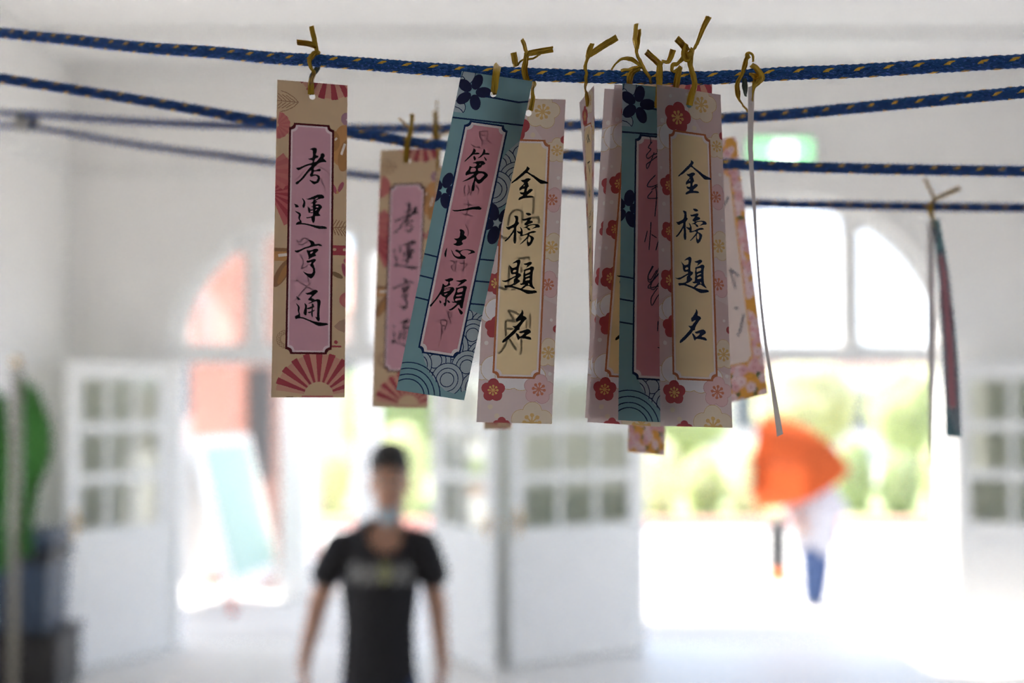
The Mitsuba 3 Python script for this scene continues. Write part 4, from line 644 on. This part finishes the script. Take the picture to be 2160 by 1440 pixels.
STRIPS = 16
HOLES = {'design_waves': 36, 'design_waves_wish': 37, 'design_waves_hand': 36}     # the punched hole sits lower on the blue tags
def flatten(L, sheet):
    """painter's order -> pieces that share one sheet side by side: {part: [(u, v, faces, colour)]}"""
    cover, vis = None, []
    for g, c, part in reversed(L):
        g = g.buffer(0).intersection(sheet)
        if g.is_empty: continue
        w = g if cover is None else g.difference(cover); cover = g if cover is None else cover.union(g)
        if not w.is_empty: vis.append((w, c, part))
    out = {}
    for w, c, part in vis:
        for k in range(STRIPS):
            s = w.intersection(sbox(-1, k * H / STRIPS, W + 1, (k + 1) * H / STRIPS))
            for g in getattr(s, 'geoms', [s]):
                if g.geom_type != 'Polygon' or g.area < 0.01: continue
                try: v, f = trimesh.creation.triangulate_polygon(g, engine='earcut')
                except Exception: continue
                v, f = np.asarray(v), np.asarray(f); e = v[f]; ar = np.abs(np.cross(e[:, 1] - e[:, 0], e[:, 2] - e[:, 0])); lg = np.linalg.norm(e - np.roll(e, 1, 1), axis=2).max(1); f = f[ar > 0.015 * lg]   # no slivers
                if len(f): out.setdefault(part, []).append((v, f, C[c]))
    res = {}
    for part, items in out.items():
        n = np.cumsum([0] + [len(v) for v, _, _ in items]); res[part] = (np.vstack([v for v, _, _ in items]), np.vstack([f + a for (_, f, _), a in zip(items, n)]), np.vstack([np.tile(c, (len(v), 1)) for v, _, c in items]))
    return res
CACHE = {}
def pieces(fn):
    if fn not in CACHE: CACHE[fn] = flatten(fn(), sbox(0, 0, W, H).difference(disc(75, HOLES.get(fn.__name__, 29.5), 6.6, 6)))
    return CACHE[fn]
scene['printed_paper'] = {'type': 'principledthin', 'base_color': {'type': 'mesh_attribute', 'name': 'vertex_color'}, 'roughness': 0.75, 'eta': 1.3, 'diff_trans': PAPER_TRANS}
mat('back_ink', (0.03, 0.03, 0.035), 0.9)

def tag(label, design, rows, group=None, ghost=None):
    """rows: (v, left (px, py, depth), right (px, py, depth)) from the top edge (v = 0) to the bottom edge (v = 1)"""
    key = thing('paper_tag', label, 'paper tag', group or 'paper tags hanging on the ropes')
    vs = np.array([r[0] for r in rows]); Lp = np.array([P(*r[1]) for r in rows]); Rp = np.array([P(*r[2]) for r in rows])
    if len(rows) > 2: fine = np.linspace(0, 1, STRIPS + 1); Lp, Rp = [np.stack([np.interp(fine, vs, smooth_col) for smooth_col in X.T], 1) for X in (Lp, Rp)]; vs = fine
    def place(uv, off=0.0):
        u, v = uv[:, 0] / W, uv[:, 1] / H
        l = np.stack([np.interp(v, vs, Lp[:, k]) for k in range(3)], 1); r = np.stack([np.interp(v, vs, Rp[:, k]) for k in range(3)], 1); p = l * (1 - u[:, None]) + r * u[:, None]
        if off: n = np.cross(Rp[0] - Lp[0], Lp[-1] - Lp[0]); n /= np.linalg.norm(n); n *= np.sign(n[1]) or 1; p = p + n * off
        return p
    for part, (uv, f, col) in pieces(design).items():
        put(part, trimesh.Trimesh(place(uv), f, process=False), 'printed_paper', key, color=col)
    if ghost is not None:
        v, f = [], []
        for g in getattr(ghost, 'geoms', [ghost]):
            a_, b_ = trimesh.creation.triangulate_polygon(g, engine='earcut'); f.append(np.asarray(b_) + sum(len(x) for x in v)); v.append(np.asarray(a_))
        put('back_writing', trimesh.Trimesh(place(np.vstack(v), 0.0004), np.vstack(f), process=False), 'back_ink', key, label='handwriting on the back showing through', kind='stuff')
    return key
def flat(c, d, bow=0.0):
    tl, tr, br, bl = c; d0, d1 = (d, d) if np.isscalar(d) else d
    if not bow: return [(0, (*tl, d0), (*tr, d0)), (1, (*bl, d1), (*br, d1))]
    out = []
    for v in np.linspace(0, 1, STRIPS + 1): m = lambda a, b: tuple(np.array(a) * (1 - v) + np.array(b) * v); dd = d0 * (1 - v) + d1 * v - bow * 4 * v * (1 - v); out.append((v, (*m(tl, bl), dd), (*m(tr, br), dd)))
    return out
g1 = pen(CORNERS_T1, [[(662, 346), (690, 362), (703, 380)], [(640, 362), (622, 382)], [(626, 506), (634, 516), (650, 508), (642, 502), (630, 512)], [(633, 535), (640, 552), (636, 566), (648, 560)], [(625, 590), (645, 603), (662, 612)], [(655, 596), (640, 612), (622, 634)], [(648, 580), (652, 598)], [(676, 376), (686, 398)]], 2.4)
k3 = 5.54
g3 = pen(CORNERS_T3, [[(395, 765), (490, 760), (470, 860), (410, 850), (395, 765)], [(430, 870), (420, 940)], [(480, 850), (530, 905)], [(300, 910), (340, 940), (400, 945)], [(400, 800), (480, 810)]], 2.4, (940, 140), k3)
g3 = unary_union([g3, pen(CORNERS_T3, [[(560, 60), (545, 110), (560, 165)], [(600, 60), (610, 130), (590, 165)], [(690, 60), (720, 120), (700, 165)], [(640, 110), (620, 165)], [(590, 240), (600, 300), (570, 420)], [(540, 280), (640, 290)], [(530, 390), (640, 420)], [(565, 520), (600, 600), (590, 650)], [(390, 940), (440, 960), (400, 1010), (420, 1050)], [(460, 940), (440, 1060)], [(500, 970), (580, 985), (520, 1050)], [(550, 930), (540, 1060)]], 2.4, (880, 380), k3),
       pen(CORNERS_T3, [[(710, 230), (770, 260), (740, 320), (720, 250)], [(620, 340), (700, 350), (690, 420), (630, 400), (620, 340)], [(740, 330), (760, 390)], [(690, 420), (680, 470)], [(640, 430), (635, 520), (625, 600)], [(640, 480), (660, 520)], [(605, 640), (595, 690)]], 2.4, (830, 620), 6.26)])
g4 = unary_union([pen(CORNERS_T4, [[(250, 560), (262, 400), (300, 260), (380, 160), (500, 112), (620, 130), (680, 220), (672, 350), (660, 480)], [(1010, -260), (1012, 0), (1000, 200)], [(980, 340), (1060, 350), (1120, 360), (1160, 320), (1175, 500)], [(30, 900), (110, 970), (190, 960)], [(590, 960), (630, 990)]], 4.6, (1055, 435), 14.4),
       pen(CORNERS_T4, [[(640, 150), (800, 130), (930, 100), (945, 175)], [(345, 400), (330, 700), (330, 930)], [(50, 1020), (200, 1072), (300, 1060)], [(710, 440), (720, 540)], [(430, 1090), (520, 1080)]], 4.6, (1050, 535), 14.4),
       pen(CORNERS_T4, [[(700, 320), (560, 255), (400, 210), (480, 370), (545, 470), (590, 560)], [(570, 540), (420, 520), (330, 512), (312, 600), (310, 800), (312, 980)], [(1050, 350), (1048, 560), (1050, 720)], [(950, 550), (940, 740)], [(360, 760), (520, 770)], [(345, 1130), (290, 1270), (200, 1420), (110, 1500)], [(430, 1090), (520, 1230), (620, 1390)], [(785, 1100), (790, 1300), (780, 1440), (750, 1520)]], 4.6, (1045, 640), 14.4)])
g1, g3, g4 = g1.simplify(0.15), g3.simplify(0.15), g4.simplify(0.15)

tag('orange fan-pattern tag with a pink panel of black calligraphy, leftmost and sharp', design_fans, flat(CORNERS_T1, (.716, .714), .002), ghost=g1)
tag('blurred orange fan-pattern tag with a pink panel, just left of the tilted blue tag', design_fans, flat([(803, 317), (921, 313), (902, 860), (785, 858)], .866, .002))
tag('sliver of an orange tag between the blurred orange tag and the tilted blue one', design_fans, [(0, (913, 354, 1.0), (968, 352, 1.03)), (1, (905, 806, 1.0), (946, 806, 1.03))])
tag('tilted blue wave-pattern tag with a pink panel of black calligraphy', design_waves_wish, flat(CORNERS_T3, (.6915, .688), .0015), ghost=g3)
tag('plum-blossom tag with a cream panel of black calligraphy, right behind the tilted blue tag', design_plums, flat(CORNERS_T4, (.6985, .697), .001), ghost=g4)
tag('tag of which only a small orange corner shows under the black-lettered plum-blossom tag', design_fans, [(0, (1030, 360, .855), (1098, 356, .90)), (1, (1021, 905, .855), (1079, 904, .90))])
tag('narrow plum-blossom tag turned edge-on, hanging by itself in the middle', design_plums_hand, [(0, (1222, 216, .737), (1253, 180, .705)), (.12, (1226, 265, .737), (1254, 250, .705)), (.3, (1233, 370, .736), (1253, 360, .705)), (.55, (1240, 520, .736), (1251, 515, .705)), (1, (1247, 832, .735), (1252, 832, .706))])
tag('rearmost plum-blossom tag at the left of the clustered stack', design_plums, flat([(1275, 187), (1425, 195), (1388, 893), (1234, 881)], (.7025, .7015)))
tag('plum-blossom tag tucked behind the blue handwritten tag', design_plums, flat([(1296, 178), (1446, 190), (1394, 900), (1239, 890)], (.6990, .6985)))
tag('blue wave-pattern tag with cursive handwriting in its pink panel', design_waves_hand, flat(CORNERS_T7, (.6895, .6885)))
tag('plum-blossom tag with navy calligraphy on a cream panel, frontmost of the stack', design_plums_blue, flat([(1385, 178), (1520, 200), (1545, 902), (1393, 898)], (.684, .682), .001))
tag('dark red fan-pattern tag peeking out above the plum-blossom tag with navy calligraphy', design_fans, flat([(1352, 166), (1502, 176), (1495, 835), (1345, 830)], (.7075, .7075)))
tag('orange cherry-blossom tag tilted and blurred, right of the clustered stack', design_blossom, flat([(1434, 306), (1552, 288), (1620, 830), (1500, 858)], (.86, .86), .002))
tag('cherry-blossom tag of which only the bottom shows below the clustered stack', design_blossom, [(0, (1335, 415, .85), (1412, 418, .90)), (1, (1325, 952, .85), (1402, 961, .90))])
tag('curved tag seen edge-on at the right end of the sharp tags', design_white, [(0, (1578, 184, .655), (1592, 178, .688)), (.2, (1577, 320, .655), (1588, 318, .688)), (.35, (1587, 430, .655), (1594, 430, .688)), (.5, (1595, 540, .656), (1599, 540, .688)), (.62, (1602, 634, .656), (1607, 637, .688)), (.74, (1611, 720, .656), (1617, 720, .688)), (.85, (1624, 804, .656), (1632, 806, .688)), (1, (1639, 921, .656), (1652, 915, .688))])
tag('blue wave-pattern tag with a pink panel, turned away on the farthest rope at the right', design_waves, [(0, (1966, 466, 1.065), (1982, 462, 1.03)), (.25, (1979, 581, 1.065), (2003, 580, 1.03)), (.6, (1988, 738, 1.065), (2020, 740, 1.03)), (.8, (1992, 830, 1.065), (2025, 832, 1.03)), (1, (1994, 920, 1.065), (2028, 922, 1.03))])
tag('plain white tag seen edge-on beside the lone blue tag at the right', design_white, [(0, (1957, 468, 1.075), (1968, 464, 1.045)), (.5, (1957, 700, 1.075), (1972, 700, 1.045)), (1, (1960, 984, 1.075), (1967, 986, 1.045))])

# ---------------------------------------------------------------- gold foil ties
mat('gold_foil', (0.47, 0.29, 0.035), 0.24, metallic=0.9)
mat('foil_back', (0.10, 0.13, 0.11), 0.35, metallic=0.6)
def ribbon(pts, Wm=None, crease=0.12, n=7):
    """pts: (px, py, depth, apparent width in px): a foil strip of even real width, turned about its length so that it looks this wide"""
    p = np.array(pts, float); q = spline(p, n * (len(p) - 1) + 1) if len(p) > 2 else np.stack([np.linspace(p[0, k], p[1, k], 8) for k in range(4)], 1)
    c = np.array([P(*x[:3]) for x in q]); t = np.gradient(c, axis=0); t /= np.linalg.norm(t, axis=1, keepdims=True); d = np.cross(t, FWD); d /= np.linalg.norm(d, axis=1, keepdims=True) + 1e-9
    wa = np.maximum(q[:, 3], 1.0) * q[:, 2] / FOCAL; Wm = Wm or max(wa.max(), 0.0030); z = np.sqrt(np.maximum(Wm ** 2 - wa ** 2, 0)); side = d * wa[:, None] + FWD * z[:, None]
    nn = np.cross(t, side); nn /= np.linalg.norm(nn, axis=1, keepdims=True); jit = (meshkit.fbm(np.column_stack([q[:, :2] * 0.11, q[:, 2] * 9]), 2) - 0.5) * 0.0012
    K = 13; hs = np.random.default_rng(int(abs(p[0, 0]) * 7 + abs(p[-1, 1]) * 13) + 5).uniform(-1, 1, K); hs[[0, -1]] *= 0.4
    lanes = [c + side * (k / (K - 1) - 0.5) + nn * (0.00042 * hs[k] * (0.6 + 0.8 * meshkit.noise(np.column_stack([q[:, :2] * 0.07 + 3 * k, q[:, 2]])))[:, None] + jit[:, None]) for k in range(K)]
    v = np.stack(lanes, 1).reshape(-1, 3); m = len(c); f = []
    for i in range(m - 1):
        for j in range(K - 1): a_ = i * K + j; f += [(a_, a_ + 1, a_ + K + 1), (a_, a_ + K + 1, a_ + K)]
    th = 0.00012; off = np.repeat(nn, K, 0) * th; f = np.array(f); N = len(v); edge = [(i * K, (i + 1) * K) for i in range(m - 1)] + [((i + 2) * K - 1, (i + 1) * K - 1) for i in range(m - 1)]
    e = np.array([(a_, b_, b_ + N) for a_, b_ in edge] + [(a_, b_ + N, a_ + N) for a_, b_ in edge])
    return trimesh.Trimesh(np.vstack([v, v + off]), np.vstack([f, f[:, ::-1] + N, e]), process=False)
def tie(label, parts, group=None, knot=None):
    key = thing('foil_tie', label, 'ribbon', group or 'gold foil ties of the paper tags')
    for name, pts in parts: put(name, ribbon(pts), 'foil_back' if name == 'dark_fold' else 'gold_foil', key, smooth=22)
    if knot:
        s = trimesh.creation.icosphere(2, knot[3]); s.vertices *= (1 + 0.6 * (meshkit.fbm(s.vertices * 900 + knot[0], 2) - 0.5))[:, None]; put('knot', moved(s, P(*knot[:3])), 'gold_foil', key)
    return key
d = .728
tie('gold foil tie of the leftmost orange tag', [('tail', [(670, 113, d, 7), (665, 92, d, 11), (657, 55, d - .004, 11)]), ('tail', [(668, 97, d, 10), (650, 92, d, 12), (626, 89, d - .004, 11)]), ('loop', [(672, 108, .727, 8), (660, 116, .7265, 9), (653, 128, .7265, 8), (656, 142, .727, 6), (662, 155, .727, 7), (657, 168, .719, 9), (656, 182, .713, 13), (656, 199, .7125, 13)]), ('dark_fold', [(672, 118, .738, 8), (670, 141, .738, 11), (658, 160, .735, 8), (655, 175, .724, 8), (656, 200, .7185, 10)])], knot=(671, 111, d, .0012))
d = .858
tie('blurred gold foil tie of the blurred orange tag', [('tail', [(868, 268, d, 7), (869, 240, d, 9)]), ('tail', [(864, 270, d, 4), (852, 258, d, 4), (841, 250, d, 3)]), ('loop', [(868, 270, d, 9), (862, 290, d, 10), (858, 306, d, 12), (857, 343, d + .002, 12)]), ('loop', [(868, 270, .874, 8), (864, 292, .875, 8), (857, 344, .869, 8)])], knot=(868, 271, d, .0014))
d = .985
tie('upright gold foil tie just left of the tilted blue tag, on the third rope', [('tail', [(918, 290, d, 8), (917, 234, d, 6)]), ('tail', [(922, 288, d, 4), (922, 212, d, 2)]), ('tail', [(924, 292, d, 6), (934, 282, d, 6), (946, 279, d, 7)]), ('loop', [(920, 262, d, 6), (919, 291, d, 15), (922, 318, d, 10), (923, 358, d + .02, 9)])])
tie('flat gold foil loop holding the tilted blue tag', [('loop', [(1053, 139, .703, 12), (1050, 138.5, .6965, 16), (1047, 152, .6895, 16), (1044, 176, .6885, 15), (1042, 195, .688, 13)]), ('loop', [(1053, 139, .703, 10), (1049, 165, .707, 12), (1042, 200, .694, 11)])])
d = .694
tie('gold foil tie of the black-lettered plum-blossom tag, with one tail to the right', [('tail', [(1112, 112, d, 5), (1106, 95, d, 7), (1101, 83, d, 6)]), ('tail', [(1109, 114, d, 12), (1135, 109, d, 13), (1167, 104, d - .004, 13)]), ('tail', [(1088, 141, .706, 10), (1086, 127, .706, 13), (1083, 111, .706, 13)]), ('tail', [(1090, 139, .705, 2), (1103, 127, .702, 3), (1122, 124, .70, 4), (1140, 116, .70, 2)]), ('loop', [(1111, 113, d, 9), (1109, 128, d, 11), (1106, 146, d, 13), (1111, 169, .6955, 13), (1119, 186, .697, 8)]), ('loop', [(1118, 165, .705, 8), (1127, 176, .703, 9), (1122, 190, .6965, 5), (1124, 208, .696, 9), (1119, 233, .696, 10)])], knot=(1110, 113, d, .0011))
d = .692
tie('gold foil tie of the edge-on plum-blossom tag, its tail pointing up right', [('tail', [(1243, 117, d, 12), (1270, 98, d, 14), (1302, 79, d - .004, 14)]), ('tail', [(1240, 122, d, 9), (1244, 106, d, 11), (1250, 92, d, 9)]), ('loop', [(1242, 113, d, 8), (1237, 130, d, 5), (1234, 142, d - .0005, 8), (1236, 152, d - .0015, 6), (1236, 172, d, 7), (1234, 186, .70, 5), (1237, 200, .712, 9), (1239, 225, .718, 8)])], knot=(1240, 118, d, .0011))
d = .690
tie('gold foil tie with a curled loop, upright tail, over the blue handwritten tag', [('tail', [(1344, 104, d, 6), (1339, 85, d, 8), (1342, 50, d, 8)]), ('tail', [(1344, 104, d, 5), (1346, 85, d, 7), (1349, 62, d, 5)]), ('tail', [(1343, 100, d, 7), (1346, 118, d, 7), (1356, 140, d, 9), (1366, 155, d - .001, 8), (1376, 176, d + .002, 7)]), ('bow', [(1291, 148, d, 2), (1302, 130, d, 3), (1316, 123, d, 8), (1333, 125, d, 11), (1350, 138, d, 7)]), ('bow', [(1310, 150, d, 7), (1332, 145, d, 8), (1354, 140, d, 6)]), ('loop', [(1350, 143, d, 9), (1336, 150, d, 12), (1329, 162, d - .001, 14), (1328, 180, .694, 13)])], knot=(1352, 140, d, .0012))
tie('gold foil strap between the blue handwritten tag and the navy-lettered tag, with a silvery tail', [('tail', [(1394, 138, .69, 12), (1378, 123, .69, 13), (1363, 109, .687, 12)]), ('tail', [(1396, 130, .69, 8), (1408, 131, .69, 9), (1414, 122, .69, 11), (1420, 105, .69, 13)]), ('loop', [(1391, 134, .689, 13), (1391, 160, .688, 15), (1389, 190, .6865, 13), (1384, 228, .6865, 10)])], knot=(1394, 134, .69, .0012))
d = .686
tie('crumpled gold foil tie of the navy-lettered tag, its long tail rising highest', [('tail', [(1463, 104, d, 4), (1474, 82, d, 7), (1484, 58, d, 10), (1495, 35, d - .004, 13)]), ('tail', [(1451, 108, d, 12), (1440, 95, d, 14), (1427, 81, d - .003, 14)]), ('tail', [(1448, 92, d, 9), (1444, 112, d, 15), (1450, 126, d, 13), (1458, 110, d, 8)]), ('loop', [(1462, 102, d, 8), (1456, 118, d, 14), (1457, 142, d, 11), (1462, 160, d - .001, 13), (1465, 182, .682, 12), (1458, 202, .6815, 14), (1454, 222, .6815, 14)])], knot=(1455, 116, d, .0016))
tie('gold foil tie curling over the front rope above the dark red tag', [('bow', [(1447, 95, .692, 10), (1441, 122, .690, 9), (1430, 133, .690, 5), (1419, 138, .690, 8), (1416, 148, .690, 6), (1424, 150, .690, 7), (1436, 142, .689, 9)]), ('loop', [(1437, 140, .690, 9), (1431, 156, .689, 13), (1427, 180, .6905, 14), (1424, 198, .704, 12)])])
d = .676
tie('crumpled gold foil tie with a hooked tip above the curved edge-on tag', [('tail', [(1580, 124, d, 8), (1575, 114, d, 6), (1581, 112, d, 6), (1587, 118, d, 5), (1588, 130, d, 2)]), ('tail', [(1577, 118, d, 8), (1571, 136, d, 12), (1565, 158, d, 8), (1555, 178, d - .001, 11), (1557, 200, d, 12), (1560, 214, d, 4), (1570, 226, d, 1.5), (1577, 236, d + .003, 1.5)]), ('bow', [(1585, 136, d, 14), (1597, 147, d, 14), (1606, 162, d, 15), (1596, 172, d, 18), (1590, 186, d, 8), (1586, 214, d + .002, 4)]), ('bow', [(1580, 157, d, 6), (1590, 160, d, 14), (1602, 166, d, 14), (1594, 178, d, 8)]), ('dark_fold', [(1571, 165, .679, 10), (1572, 184, .679, 13), (1574, 203, .678, 5)])])
d = 1.03
tie('blurred gold foil tie of the lone blue tag at the right', [('tail', [(1972, 420, d, 8), (1998, 408, d, 9), (2026, 396, d, 9)]), ('tail', [(1971, 418, d, 3), (1962, 398, d, 3), (1950, 376, d, 2)]), ('loop', [(1972, 420, d, 8), (1965, 430, d, 11), (1963, 446, d, 12), (1968, 462, d, 10), (1973, 482, 1.045, 9)])], knot=(1972, 421, d, .0016))
